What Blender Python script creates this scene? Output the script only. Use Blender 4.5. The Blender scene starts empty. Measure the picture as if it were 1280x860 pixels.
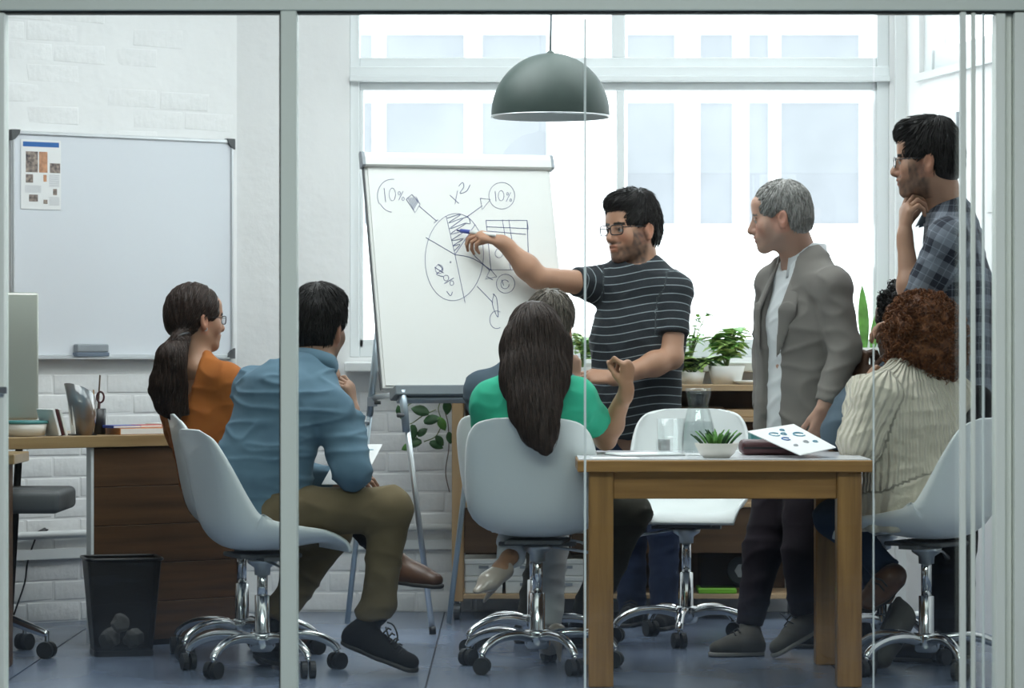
import bpy, bmesh, math, random
import numpy as np
from mathutils import Vector, Matrix

random.seed(7)
rng = np.random.RandomState(11)
scene = bpy.context.scene
COL = scene.collection

# ------------------------------------------------------------------ camera, world, light, exposure
F = 4000.0            # focal length in pixels of the 1280 x 860 frame
CAMH = 1.115
cam_data = bpy.data.cameras.new('camera')
cam_data.sensor_width = 36.0
cam_data.lens = 36.0 * F / 1280.0
cam_data.clip_end = 200
cam_data.dof.use_dof = True
cam_data.dof.focus_distance = 11.5
cam_data.dof.aperture_fstop = 5.0
cam = bpy.data.objects.new('camera', cam_data)
cam.location = (0, 0, CAMH)
cam.rotation_euler = (math.pi / 2, 0, 0)
COL.objects.link(cam)
scene.camera = cam

world = bpy.data.worlds.new('world')
scene.world = world
world.use_nodes = True
wn = world.node_tree.nodes
wn['Background'].inputs[0].default_value = (.94, 0.97, 1.0, 1)
wn['Background'].inputs[1].default_value = 5.0

vs = scene.view_settings
vs.view_transform = 'Standard'
vs.look = 'None'
vs.gamma = 1.0
vs.use_curve_mapping = False
vs.exposure = 0.0


def area(name, loc, rot, sx, sy, power, color=(1, 1, 1), portal=False):
    l = bpy.data.lights.new(name, 'AREA')
    l.shape = 'RECTANGLE'
    l.size = sx
    l.size_y = sy
    l.energy = power
    l.color = color
    o = bpy.data.objects.new(name, l)
    o.location = loc
    o.rotation_euler = rot
    COL.objects.link(o)
    if portal:
        l.cycles.is_portal = True
    return o


WY = 13.33            # inner face of the window wall
PY = 9.10             # glass partition
CEIL = 3.25
# fill lights added under the meeting room and corridor ceilings, without fixtures
area('room_fill_light', (-.75, 11.0, CEIL - .06), (0, 0, 0), 1.6, 1.6, 58, (.95, .98, 1))
area('room_fill_light', (0.9, 11.4, CEIL - .06), (0, 0, 0), 1.5, 1.8, 34, (.95, .98, 1))
area('corridor_fill_light', (0, 6.2, CEIL - .06), (0, 0, 0), 4.0, 1.2, 130, (.93, 1, .97))
area('window_portal', (0.45, WY + .12, 1.95), (math.pi / 2, 0, 0), 2.3, 1.95, 1, portal=True)


# ------------------------------------------------------------------ helpers
def P(px, py, d):
    """a direction through a pixel, taken at the distance d where the thing stands"""
    return np.array([(px - 640.0) / F * d, d, CAMH - (py - 430.0) / F * d])


def V(*a):
    return np.array(a, float)


def unit(v):
    v = np.asarray(v, float)
    return v / (np.linalg.norm(v) + 1e-12)


def tag(o, label=None, cat=None, group=None, kind=None):
    if label: o['label'] = label
    if cat: o['category'] = cat
    if group: o['group'] = group
    if kind: o['kind'] = kind
    return o


def empty(name, loc=(0, 0, 0), rz=0.0):
    o = bpy.data.objects.new(name, None)
    o.empty_display_size = .05
    COL.objects.link(o)
    o.location = loc
    o.rotation_euler = (0, 0, rz)
    return o


def link_mesh(name, me, mat, parent=None):
    o = bpy.data.objects.new(name, me)
    COL.objects.link(o)
    if mat is not None and len(me.materials) == 0:
        me.materials.append(mat)
    if parent is not None:
        o.parent = parent
    return o


def copy_tree(o, parent=None):
    c = o.copy()
    COL.objects.link(c)
    c.parent = parent
    for ch in list(o.children):
        copy_tree(ch, c)
    return c


class MB:
    """collects shapes for ONE mesh"""
    def __init__(s):
        s.bm = bmesh.new()

    def box(s, lo, hi, rot=None, about=None):
        x0, y0, z0 = lo
        x1, y1, z1 = hi
        vs_ = [s.bm.verts.new(p) for p in ((x0, y0, z0), (x1, y0, z0), (x1, y1, z0), (x0, y1, z0),
                                           (x0, y0, z1), (x1, y0, z1), (x1, y1, z1), (x0, y1, z1))]
        for f in ((0, 3, 2, 1), (4, 5, 6, 7), (0, 1, 5, 4), (1, 2, 6, 5), (2, 3, 7, 6), (3, 0, 4, 7)):
            s.bm.faces.new([vs_[i] for i in f])
        if rot is not None:
            c = Vector(about) if about is not None else sum((v.co for v in vs_), Vector()) / 8
            for v in vs_:
                v.co = rot @ (v.co - c) + c
        return s

    def hexa(s, pts):
        vs_ = [s.bm.verts.new(p) for p in pts]
        for f in ((0, 3, 2, 1), (4, 5, 6, 7), (0, 1, 5, 4), (1, 2, 6, 5), (2, 3, 7, 6), (3, 0, 4, 7)):
            s.bm.faces.new([vs_[i] for i in f])
        return s

    def quad(s, a, b, c, d):
        s.bm.faces.new([s.bm.verts.new(tuple(p)) for p in (a, b, c, d)])
        return s

    def slab(s, pts, off):
        """closed prism: polygon pts moved by off"""
        off = np.asarray(off, float)
        a = [s.bm.verts.new(tuple(p)) for p in pts]
        b = [s.bm.verts.new(tuple(np.asarray(p) + off)) for p in pts]
        n = len(pts)
        s.bm.faces.new(a[::-1])
        s.bm.faces.new(b)
        for i in range(n):
            s.bm.faces.new([a[i], a[(i + 1) % n], b[(i + 1) % n], b[i]])
        return s

    def tube(s, pts, r, seg=10, closed=False):
        pts = [np.asarray(p, float) for p in pts]
        n = len(pts)
        rr = r if hasattr(r, '__len__') else [r] * n
        rings = []
        prev = None
        for i in range(n):
            if closed:
                t = unit(pts[(i + 1) % n] - pts[i - 1])
            else:
                t = unit(pts[min(i + 1, n - 1)] - pts[max(i - 1, 0)])
            if prev is None:
                a = np.cross(t, [0, 0, 1.0])
                if np.linalg.norm(a) < .1:
                    a = np.cross(t, [1.0, 0, 0])
            else:
                a = prev - t * np.dot(prev, t)
            a = unit(a)
            prev = a
            b = np.cross(t, a)
            rings.append([s.bm.verts.new(tuple(pts[i] + rr[i] * (math.cos(q) * a + math.sin(q) * b)))
                          for q in [2 * math.pi * k / seg for k in range(seg)]])
        m = n if closed else n - 1
        for i in range(m):
            A, B = rings[i], rings[(i + 1) % n]
            for k in range(seg):
                s.bm.faces.new([A[k], A[(k + 1) % seg], B[(k + 1) % seg], B[k]])
        if not closed:
            s.bm.faces.new(rings[0][::-1])
            s.bm.faces.new(rings[-1])
        return s

    def lathe(s, prof, c=(0, 0, 0), seg=32, cap=True):
        rings = []
        for r, z in prof:
            rings.append([s.bm.verts.new((c[0] + r * math.cos(q), c[1] + r * math.sin(q), c[2] + z))
                          for q in [2 * math.pi * k / seg for k in range(seg)]])
        for A, B in zip(rings[:-1], rings[1:]):
            for k in range(seg):
                s.bm.faces.new([A[k], A[(k + 1) % seg], B[(k + 1) % seg], B[k]])
        if cap:
            s.bm.faces.new(rings[0][::-1])
            s.bm.faces.new(rings[-1])
        return s

    def bevel(s, w, seg=2):
        bmesh.ops.bevel(s.bm, geom=list(s.bm.edges), offset=w, segments=seg, affect='EDGES', profile=.5)
        return s

    def mesh(s, name, smooth=False, recalc=True):
        if recalc:
            bmesh.ops.recalc_face_normals(s.bm, faces=s.bm.faces[:])
        me = bpy.data.meshes.new(name)
        s.bm.to_mesh(me)
        s.bm.free()
        if smooth:
            me.polygons.foreach_set('use_smooth', [True] * len(me.polygons))
        return me

    def build(s, name, mat, parent=None, smooth=False, recalc=True):
        return link_mesh(name, s.mesh(name, smooth, recalc), mat, parent)


# ------------------------------------------------------------------ materials
MATS = {}


def mat(name, color=(.8, .8, .8), rough=.5, metal=0.0, var=0.0, vscale=(8, 8, 8), bump=0.0, bscale=60.0,
        coat=0.0, spec=.5, coords='Object', color2=None, detail=4.0, trans=0.0, sheen=0.0, alpha=1.0):
    m = bpy.data.materials.new(name)
    m.use_nodes = True
    nt = m.node_tree
    b = nt.nodes['Principled BSDF']
    b.inputs['Base Color'].default_value = (*color, 1)
    b.inputs['Roughness'].default_value = rough
    b.inputs['Metallic'].default_value = metal
    b.inputs['Specular IOR Level'].default_value = spec
    b.inputs['Coat Weight'].default_value = coat
    b.inputs['Transmission Weight'].default_value = trans
    b.inputs['Sheen Weight'].default_value = sheen
    b.inputs['Alpha'].default_value = alpha
    tc = nt.nodes.new('ShaderNodeTexCoord')
    if var > 0 or color2 is not None:
        mp = nt.nodes.new('ShaderNodeMapping')
        mp.inputs['Scale'].default_value = vscale
        nt.links.new(tc.outputs[coords], mp.inputs['Vector'])
        nz = nt.nodes.new('ShaderNodeTexNoise')
        nz.inputs['Scale'].default_value = 1.0
        nz.inputs['Detail'].default_value = detail
        nt.links.new(mp.outputs[0], nz.inputs['Vector'])
        rp = nt.nodes.new('ShaderNodeValToRGB')
        c2 = color2 if color2 is not None else tuple(c * (1 - var) for c in color)
        c1 = color if color2 is not None else tuple(min(1, c * (1 + var)) for c in color)
        rp.color_ramp.elements[0].position = .32
        rp.color_ramp.elements[1].position = .68
        rp.color_ramp.elements[0].color = (*c2, 1)
        rp.color_ramp.elements[1].color = (*c1, 1)
        nt.links.new(nz.outputs[0], rp.inputs[0])
        nt.links.new(rp.outputs[0], b.inputs['Base Color'])
    if bump > 0:
        nb = nt.nodes.new('ShaderNodeTexNoise')
        nb.inputs['Scale'].default_value = bscale
        nb.inputs['Detail'].default_value = 5
        nt.links.new(tc.outputs[coords], nb.inputs['Vector'])
        bp = nt.nodes.new('ShaderNodeBump')
        bp.inputs['Strength'].default_value = bump
        bp.inputs['Distance'].default_value = .01
        nt.links.new(nb.outputs[0], bp.inputs['Height'])
        nt.links.new(bp.outputs[0], b.inputs['Normal'])
    MATS[name] = m
    return m


def glass_mat(name, tint, refl=1.0, rough=0.0, edge=.9, base=.04):
    """thin sheet: tinted transmission plus Fresnel reflection"""
    m = bpy.data.materials.new(name)
    m.use_nodes = True
    nt = m.node_tree
    nt.nodes.remove(nt.nodes['Principled BSDF'])
    out = nt.nodes['Material Output']
    tr = nt.nodes.new('ShaderNodeBsdfTransparent')
    tr.inputs[0].default_value = (*tint, 1)
    gl = nt.nodes.new('ShaderNodeBsdfGlossy')
    gl.inputs['Roughness'].default_value = rough
    gl.inputs[0].default_value = (refl, refl, refl, 1)
    lw = nt.nodes.new('ShaderNodeLayerWeight')      # the same on both faces of the sheet
    lw.inputs['Blend'].default_value = .5
    pw = nt.nodes.new('ShaderNodeMath'); pw.operation = 'POWER'; pw.inputs[1].default_value = 5.0
    nt.links.new(lw.outputs['Facing'], pw.inputs[0])
    fr = nt.nodes.new('ShaderNodeMath'); fr.operation = 'MULTIPLY_ADD'
    fr.inputs[1].default_value = edge
    fr.inputs[2].default_value = base
    nt.links.new(pw.outputs[0], fr.inputs[0])
    mx = nt.nodes.new('ShaderNodeMixShader')
    nt.links.new(fr.outputs[0], mx.inputs[0])
    nt.links.new(tr.outputs[0], mx.inputs[1])
    nt.links.new(gl.outputs[0], mx.inputs[2])
    nt.links.new(mx.outputs[0], out.inputs[0])
    MATS[name] = m
    return m


def wood_mat(name, c1, c2, axis=0, scale=1.0, rough=.45, coat=0.0):
    """grain running along an axis of the object"""
    sc = [38 * scale] * 3
    sc[axis] = 2.2 * scale
    return mat(name, c1, rough, var=.0, vscale=sc, color2=c2, detail=6, bump=.08, bscale=45, coat=coat)


mat('wall_paint', (.86, .86, .86), .6, var=.03, vscale=(2, 2, 2), bump=.35, bscale=14)
mat('corridor_paint', (.17, .18, .18), .7, bump=.1, bscale=20)
mat('brick_paint', (.86, .86, .86), .55, var=.035, vscale=(5, 5, 5), bump=.5, bscale=22)
mat('trim_white', (.78, .80, .80), .4, bump=.05, bscale=30)
mat('window_frame', (.78, .81, .82), .4)
mat('ceiling_paint', (.82, .83, .82), .7, bump=.1, bscale=20)
mat('floor_base', (.03, .035, .05), .7, bump=.1)
mat('floor_blue', (.20, .25, .35), .26, var=0, vscale=(2.2, 1.1, 3), color2=(.10, .128, .19), detail=8, bump=.10, bscale=9, spec=.6)
mat('partition_frame', (.68, .74, .68), .42, metal=.0, bump=.03)
mat('partition_pale', (.82, .86, .80), .45)
mat('gasket', (.03, .035, .03), .6)
glass_mat('pane_clear', (.95, .975, .965))
glass_mat('pane_window', (.97, .985, .99))
mat('glass_edge', (.78, .86, .84), .2, spec=.8)
mat('facade_white', (.88, .89, .90), .8, bump=.1)
mat('facade_window', (.205, .215, .235), .5, var=.10, vscale=(1.5, 1.5, 1.5))
mat('facade_frame', (.9, .92, .94), .6)
mat('ground_outside', (.6, .6, .6), .9)
mat('chair_white', (.80, .84, .84), .32, spec=.5)
mat('chrome', (.78, .79, .80), .13, metal=1.0)
mat('steel', (.55, .58, .60), .3, metal=.9)
mat('blue_steel', (.42, .50, .56), .35, metal=.55)
mat('black_plastic', (.012, .012, .014), .4)
mat('dark_grey', (.09, .095, .10), .5)
mat('grey_plastic', (.30, .33, .36), .45)
mat('rubber', (.015, .015, .015), .6)
mat('whiteboard', (.74, .77, .82), .18, spec=.5)
mat('alu', (.72, .74, .76), .3, metal=.7)
wood_mat('table_wood', (.47, .24, .07), (.30, .14, .038), 0, 1.0, .42, .2)
wood_mat('table_wood_z', (.43, .22, .065), (.25, .12, .034), 2, 1.0, .42, .2)
wood_mat('desk_top', (.40, .27, .13), (.30, .19, .085), 0, 1.0, .35, .3)
wood_mat('desk_dark', (.115, .055, .022), (.055, .026, .011), 0, .8, .5)
wood_mat('pine', (.62, .42, .23), (.50, .31, .15), 2, .8, .5)
wood_mat('pine_x', (.62, .44, .26), (.50, .33, .18), 0, .8, .5)
wood_mat('walnut', (.13, .075, .04), (.08, .045, .026), 0, .8, .5)
mat('table_glare', (.84, .84, .88), .15, spec=.5)  # pale colour holds the window's glare on the table top
mat('paper', (.84, .84, .84), .7)
mat('paper_chart', (.76, .765, .74), .65)
mat('ink', (.04, .06, .20), .6)
mat('print_blue', (.03, .14, .42), .6)
mat('print_dark', (.05, .04, .05), .6, var=.8, vscale=(60, 60, 60), color2=(.45, .36, .30))
mat('print_skin', (.55, .28, .16), .6, var=.3, vscale=(50, 50, 50))
mat('print_grey', (.45, .46, .50), .6)
mat('print_teal', (.10, .30, .42), .6)
mat('lamp_green', (.04, .062, .055), .5)
mat('lamp_inner', (.75, .77, .76), .4)
mat('ceramic', (.74, .70, .64), .35, coat=.3)
mat('leaf', (.14, .36, .07), .45, var=.4, vscale=(14, 14, 14))
mat('leaf_light', (.38, .56, .16), .5, var=.35, vscale=(14, 14, 14))
mat('leaf_dark', (.03, .10, .03), .45, var=.4, vscale=(14, 14, 14))
mat('stem', (.14, .20, .06), .6)
mat('stem_brown', (.12, .08, .05), .7)
mat('soil', (.05, .035, .025), .9)
mat('water_clear', (.9, .95, .96), .02)
mat('orange_cover', (.55, .22, .07), .5)
mat('red_cover', (.48, .04, .03), .45)
mat('blue_cover', (.05, .08, .35), .45)
mat('teal_cover', (.06, .22, .22), .5)
mat('green_lime', (.22, .55, .03), .5)
mat('maroon', (.07, .018, .022), .45)
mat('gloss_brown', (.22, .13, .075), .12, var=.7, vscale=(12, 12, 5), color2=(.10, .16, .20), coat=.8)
mat('monitor_back', (.43, .45, .40), .28, metal=.35)
mat('felt', (.16, .20, .26), .8)
mat('bone_white', (.78, .78, .75), .5)


glass_mat('glass', (.97, .985, .985), 1.0, 0.0, .45, .05)
glass_mat('water', (.94, .97, .97), 1.0, 0.0, .15, .02)
M = MATS

mat('tray_grey', (.17, .20, .22), .4)
# ------------------------------------------------------------------ the setting
def struct(o):
    o['kind'] = 'structure'
    return o


# corner of window wall and the slanted left wall
AX = (296 - 640) / F * WY
LD = unit(V(-.809, -.588, 0))            # along the left wall, away from the corner
LN = V(.588, -.809, 0)                   # its normal, into the room


def LW(u, z, n=0.0):
    return V(AX, WY, 0) + LD * u + LN * n + V(0, 0, z)


RX = (1128 - 640) / F * WY
RD = unit(V(.1975, -1, 0))               # along the right wall towards the camera
RN = V(RD[1], -RD[0], 0)                 # into the room
if RN[0] > 0: RN = -RN


def RW(u, z, n=0.0):
    return V(RX, WY, 0) + RD * u + RN * n + V(0, 0, z)


def wall_box(fr, u0, u1, z0, z1, n0, n1):
    m = MB()
    m.hexa([tuple(fr(u, z, n)) for z in (z0, z1) for (u, n) in ((u0, n0), (u1, n0), (u1, n1), (u0, n1))])
    return m


# floor: base slab and painted panels with open joints
b = MB().box((-5, -1.6, -.12), (3.6, WY + .3, -.005))
floor = struct(b.build('floor', M['floor_base']))
xs = [-4.45, -3.06, -1.67, -.28, 1.11, 2.5, 3.3]
ys = [5.86, 7.36, 8.86, 10.36, 11.86, 13.325]
for i in range(len(xs) - 1):
    for j in range(len(ys) - 1):
        m = MB().box((xs[i] + .003, ys[j] + .003, -.02), (xs[i + 1] - .003, ys[j + 1] - .003, 0))
        m.build('floor_panel', M['floor_blue'], floor)
m = MB().box((-4.45, -1.5, -.02), (3.3, 5.857, 0))
m.build('floor_panel', M['floor_blue'], floor)

struct(MB().box((-5, -1.6, CEIL), (3.6, WY + .3, CEIL + .15)).build('ceiling', M['ceiling_paint']))

# left wall and window wall
wl = struct(wall_box(LW, -.0, 4.1, 0, CEIL, -.2, 0).build('wall_left', M['wall_paint']))
WX0, WX1 = (437 - 640) / F * WY, (1112 - 640) / F * WY
WZ0, WZ1 = 1.06, 3.0
m = MB()
m.box((AX - .3, WY, 0), (WX0, WY + .22, CEIL))
m.box((WX0, WY, 0), (WX1, WY + .22, WZ0))
m.box((WX0, WY, WZ1), (WX1, WY + .22, CEIL))
m.box((WX1, WY, 0), (RX + .25, WY + .22, CEIL))
wb = struct(m.build('wall_back', M['wall_paint']))
# right wall with a high window opening
RU0, RU1, RZ0, RZ1 = .22, 1.75, 2.22, 3.0
m = wall_box(RW, 0, RU0, 0, CEIL, -.2, 0)
m2 = [(RU0, RU1, 0, RZ0), (RU0, RU1, RZ1, CEIL), (RU1, 4.4, 0, CEIL)]
for (a, c, z0, z1) in m2:
    m.hexa([tuple(RW(u, z, n)) for z in (z0, z1) for (u, n) in ((a, -.2), (c, -.2), (c, 0), (a, 0))])
wr = struct(m.build('wall_right', M['wall_paint']))
# corridor shell
struct(MB().box((-4.75, -1.6, 0), (-4.55, WY - 2.1, CEIL)).build('wall_side', M['corridor_paint']))
struct(MB().box((3.3, -1.6, 0), (3.5, PY + .1, CEIL)).build('wall_corridor', M['corridor_paint']))
struct(MB().box((-4.75, -1.7, 0), (3.5, -1.5, CEIL)).build('wall_front', M['corridor_paint']))

# painted bricks, each a piece of its wall
BH, BL = .083, .242


def brick_mesh(t, jit=.004):
    j = lambda a=jit: random.uniform(-a, a)
    x, z = BL / 2 - .001, BH / 2 - .001
    bk_, fr_ = [], []
    for sx_, sz_ in ((-1, -1), (1, -1), (1, 1), (-1, 1)):
        bk_.append((sx_ * x, .004, sz_ * z))
        fr_.append((sx_ * (x - .006) + j(), -t + j(t * .5), sz_ * (z - .005) + j()))
    mb_ = MB().hexa([fr_[0], fr_[1], bk_[1], bk_[0], fr_[3], fr_[2], bk_[2], bk_[3]])
    mb_.bevel(.003, 2)
    me = mb_.mesh('brick', True)
    me.materials.append(M['brick_paint'])
    return me


BM = [brick_mesh(random.uniform(.0015, .0042)) for _ in range(9)]
BMT = [brick_mesh(random.uniform(.0006, .0014), .006) for _ in range(6)]
angL = math.atan2(LN[0], -LN[1])


def bricks(fr, ang, u0, u1, z0, z1, parent, skip=None, thin_above=1.02):
    row = 0
    z = z0 + BH / 2
    while z < z1:
        u = u0 + (BL / 2 if row % 2 else 0) + BL / 2
        while u + BL / 2 <= u1 + .001:
            if not (skip and skip(u, z)) and not (z > thin_above and random.random() < .45):
                me = random.choice(BM if z < thin_above else BMT)
                o = bpy.data.objects.new('brick', me)
                COL.objects.link(o)
                o.parent = parent
                o.location = tuple(fr(u, z))
                o.rotation_euler = (random.uniform(-.012, .012), random.uniform(-.012, .012), ang + random.uniform(-.012, .012))
            u += BL
        row += 1
        z += BH


bricks(LW, angL, 0.01, 2.2, 0, 2.5, wl, skip=lambda u, z: (.02 + .12 < u < 1.05 - .12 and 1.10 < z < 1.9))
bricks(lambda u, z: V(u, WY, z), 0, AX + .02, AX + 1.35, 0, .98, wb, thin_above=.9)

# pipe and flat trunking running along the walls
m = MB().tube([LW(3.2, .352, .03), LW(.03, .352, .03), V(AX + .04, WY - .035, .352), V(.9, WY - .035, .352)], .016, 12)
o = m.build('wall_pipe', M['trim_white'], None, True)
tag(o, 'white painted pipe running low along the brick wall', 'pipe')
m = MB()
m.hexa([tuple(LW(u, z, n)) for z in (.255, .295) for (u, n) in ((0.02, .001), (3.2, .001), (3.2, .024), (.02, .024))])
m.box((AX + .02, WY - .022, .262), (.9, WY - .002, .302))
struct(m.build('trim_1', M['trim_white']))
# dark cable clipped under the pipe
pts = [P(60, 662, 12.70), P(48, 668, 12.68), P(40, 685, 12.62), P(34, 705, 12.6), P(31, 728, 12.6), P(22, 755, 12.6)]


def smooth_pts(pts, n=6):
    pts = [np.asarray(p, float) for p in pts]
    out = []
    N = len(pts)
    for i in range(N - 1):
        p0, p1, p2, p3 = pts[max(i - 1, 0)], pts[i], pts[i + 1], pts[min(i + 2, N - 1)]
        for k in range(n):
            t = k / n
            out.append(.5 * ((2 * p1) + (-p0 + p2) * t + (2 * p0 - 5 * p1 + 4 * p2 - p3) * t * t + (-p0 + 3 * p1 - 3 * p2 + p3) * t ** 3))
    out.append(pts[-1])
    return out


def wall_hit(px, py, n=.02):
    """point where the ray through a pixel meets the left wall"""
    D = V((px - 640) / F, 1, -(py - 430) / F)
    A = V(AX, WY, 0) + LN * n
    t = np.dot(A - V(0, 0, CAMH), LN) / np.dot(D, LN)
    return V(0, 0, CAMH) + D * t


pts = [wall_hit(x, y) for x, y in ((60, 662), (48, 667), (40, 685), (34, 705), (31, 728), (22, 755), (14, 778))]
cable = MB().tube(smooth_pts(pts), .0035, 6).build('power_cable', M['black_plastic'], None, True)
tag(cable, 'thin black power cable hanging down the white brick wall', 'cable')
m = MB().tube([wall_hit(46, 668), wall_hit(57, 662)], .010, 8)
m.build('plug', M['black_plastic'], cable, True)

# ------------------------------------------------------------------ big window
win = struct(empty('window_1', (0.45, WY, WZ0)))


def wpart(name, px0, px1, z0, z1, y0, y1, mt='window_frame', par=None, bev=.003):
    x0, x1 = (px0 - 640) / F * WY, (px1 - 640) / F * WY
    m = MB().box((x0, WY + y0, z0), (x1, WY + y1, z1))
    if bev: m.bevel(bev, 1)
    o = m.build(name, M[mt])
    o.parent = par or win
    o.matrix_parent_inverse = (par or win).matrix_basis.inverted()
    return o


def zpx(py, d=WY):
    return CAMH - (py - 430) / F * d


ZT = WZ1
wpart('jamb', 437, 449, WZ0, ZT, .02, .12)
wpart('jamb', 1097, 1112, WZ0, ZT, .02, .12)
wpart('transom', 449, 1097, zpx(83), zpx(71), .03, .12)
wpart('transom', 437, 1112, zpx(95), zpx(83), .0, .12)
wpart('transom', 437, 1112, zpx(102), zpx(95), -.02, .10)
wpart('sash_rail', 449, 1097, zpx(112), zpx(102), .04, .12)
wpart('mullion', 765, 782, zpx(71), ZT, .03, .12)
wpart('sash_stile', 449, 454, 1.10, zpx(112), .03, .11)
wpart('sash_stile', 771, 781, 1.10, zpx(112), .03, .11)
wpart('sash_stile', 1092, 1098, 1.10, zpx(112), .03, .11)
wpart('sash_rail', 449, 1097, WZ0, 1.135, .03, .12)
wpart('head_rail', 449, 1097, ZT - .05, ZT, .03, .12)
for a, c, z0, z1 in ((449, 765, zpx(71), ZT - .05), (782, 1097, zpx(71), ZT - .05), (454, 771, 1.135, zpx(112)), (781, 1092, 1.135, zpx(112))):
    wpart('pane', a, c, z0, z1, .07, .076, 'pane_window', bev=0)
o = MB().box(((432 - 640) / F * WY, WY - .13, 1.0), (WX1 + .02, WY + .03, 1.04)).bevel(.006, 2).build('window_sill', M['trim_white'])
o.parent = win
o.matrix_parent_inverse = win.matrix_basis.inverted()

# plaster post beside the window, then the high window of the right wall
m = MB().box(((1118 - 640) / F * WY, WY - .05, 0), (RX + .01, WY + .02, CEIL))
struct(m.build('trim_2', M['trim_white']))
win2 = struct(empty('window_2', tuple(RW(RU0, RZ0))))


def rpart(name, u0, u1, z0, z1, n0, n1, mt):
    m = MB()
    m.hexa([tuple(RW(u, z, n)) for z in (z0, z1) for (u, n) in ((u0, n0), (u1, n0), (u1, n1), (u0, n1))])
    o = m.build(name, M[mt])
    o.parent = win2
    o.matrix_parent_inverse = win2.matrix_basis.inverted()


rpart('jamb', RU0, RU0 + .10, RZ0, RZ1, -.12, -.02, 'window_frame')
rpart('jamb', RU1 - .1, RU1, RZ0, RZ1, -.12, -.02, 'window_frame')
rpart('sash_rail', RU0 + .1, RU1 - .1, RZ0, RZ0 + .09, -.12, -.03, 'window_frame')
rpart('head_rail', RU0 + .1, RU1 - .1, RZ1 - .06, RZ1, -.12, -.03, 'window_frame')
rpart('pane', RU0 + .1, RU1 - .1, RZ0 + .09, RZ1 - .06, -.08, -.074, 'pane_window')
rpart('window_sill', RU0 - .02, RU1 + .02, RZ0 - .03, RZ0, -.1, .02, 'trim_white')

# ------------------------------------------------------------------ building across the street
FD = 24.0
bld = empty('office_building', (0, FD, -4))
tag(bld, 'white office building with pale blue windows outside the large window', 'building')


def bpart(name, lo, hi, mt, par=None):
    o = MB().box(lo, hi).build(name, M[mt])
    o.parent = par or bld
    o.matrix_parent_inverse = bld.matrix_basis.inverted()
    return o


bpart('facade', (-8, FD, -4), (10, FD + .4, 9), 'facade_white')
k = FD / F
rows = [(128, 281), (43, 100), (-190, -20)]
cols = [(440, 466), (482, 581), (602, 684), (783, 844), (874, 916), (935, 961), (975, 1074), (1095, 1180)]
for (y0, y1) in rows:
    for (x0, x1) in cols:
        X0, X1 = (x0 - 640) * k, (x1 - 640) * k
        Z0, Z1 = CAMH - (y1 - 430) * k, CAMH - (y0 - 430) * k
        w = bpart('window', (X0, FD - .012, Z0), (X1, FD - .002, Z1), 'facade_window')
        fm = MB()
        for lo, hi in (((X0 - .04, FD - .03, Z0 - .04), (X0, FD, Z1 + .04)), ((X1, FD - .03, Z0 - .04), (X1 + .04, FD, Z1 + .04)),
                       ((X0, FD - .03, Z0 - .04), (X1, FD, Z0)), ((X0, FD - .03, Z1), (X1, FD, Z1 + .04))):
            fm.box(lo, hi)
        f = fm.build('frame', M['facade_frame'], w)

# ------------------------------------------------------------------ glass partition
SP = PY / F


def px2x(px, d=PY):
    return (px - 640) / F * d


HZ = zpx(15, PY)
part_ = struct(empty('trim_3', (px2x(361), PY, 0)))
part_['label'] = 'grey green aluminium frame of the glass partition'


def ppart(name, lo, hi, mt, par=None, bev=.002):
    m = MB().box(lo, hi)
    if bev: m.bevel(bev, 1)
    o = m.build(name, M[mt])
    o.parent = par or part_
    o.matrix_parent_inverse = (par or part_).matrix_basis.inverted()
    return o


ppart('header', (-4.5, PY - .05, HZ), (3.3, PY + .05, HZ + .11), 'partition_frame')
ppart('header_gasket', (-4.5, PY - .03, HZ - .006), (3.3, PY + .03, HZ), 'gasket', bev=0)
ppart('bulkhead', (-4.55, PY - .06, HZ + .11), (3.3, PY + .06, CEIL), 'partition_pale', bev=0)
ppart('mullion', (px2x(352), PY - .045, 0), (px2x(372), PY + .045, HZ), 'partition_frame')
ppart('mullion_gasket', (px2x(350), PY - .03, 0), (px2x(352), PY + .03, HZ - .006), 'gasket', bev=0)
ppart('bottom_rail', (-4.5, PY - .04, 0), (px2x(731), PY + .04, .08), 'partition_frame')
ppart('jamb', (px2x(-12), PY - .04, .08), (px2x(8), PY + .04, HZ - .006), 'partition_pale')
ppart('hinge', (px2x(0), PY - .055, zpx(492, PY)), (px2x(12), PY - .04, zpx(483, PY)), 'steel')
for a_, c_, dy in ((1243, 1255, .03), (1256, 1264, .01), (1265, 1330, .05)):
    ppart('end_post', (px2x(a_), PY - dy, 0), (px2x(c_), PY + .05, HZ - .006), 'partition_pale')
for a, c, nm in ((8, 350, 'glass_pane'), (372, 730, 'glass_pane')):
    ppart(nm, (px2x(a), PY - .005, .08), (px2x(c), PY + .005, HZ - .006), 'pane_clear', bev=0)
# sliding glass leaf in front of the fixed glazing
door = struct(empty('door_1', (px2x(731), PY - .07, 0)))
door['label'] = 'sliding glass leaf of the partition'
ppart('glass_pane', (px2x(731), PY - .005, .02), (px2x(1091), PY + .005, HZ - .006), 'pane_clear', door, 0)
ppart('glass_pane', (px2x(1093), PY - .005, .02), (px2x(1243), PY + .005, HZ - .006), 'pane_clear', door, 0)
ppart('edge_strip', (px2x(730), PY - .008, .02), (px2x(732.6), PY + .008, HZ - .02), 'glass_edge', door, 0)
ppart('edge_strip', (px2x(1091), PY - .005, .02), (px2x(1092.6), PY + .005, zpx(430, PY)), 'glass_edge', door, 0)
ppart('stile', (px2x(1197), PY - .06, .02), (px2x(1204), PY - .03, HZ - .006), 'partition_pale', door)
ppart('stile', (px2x(1212), PY - .04, .02), (px2x(1217), PY - .02, HZ - .006), 'partition_pale', door)
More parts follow.
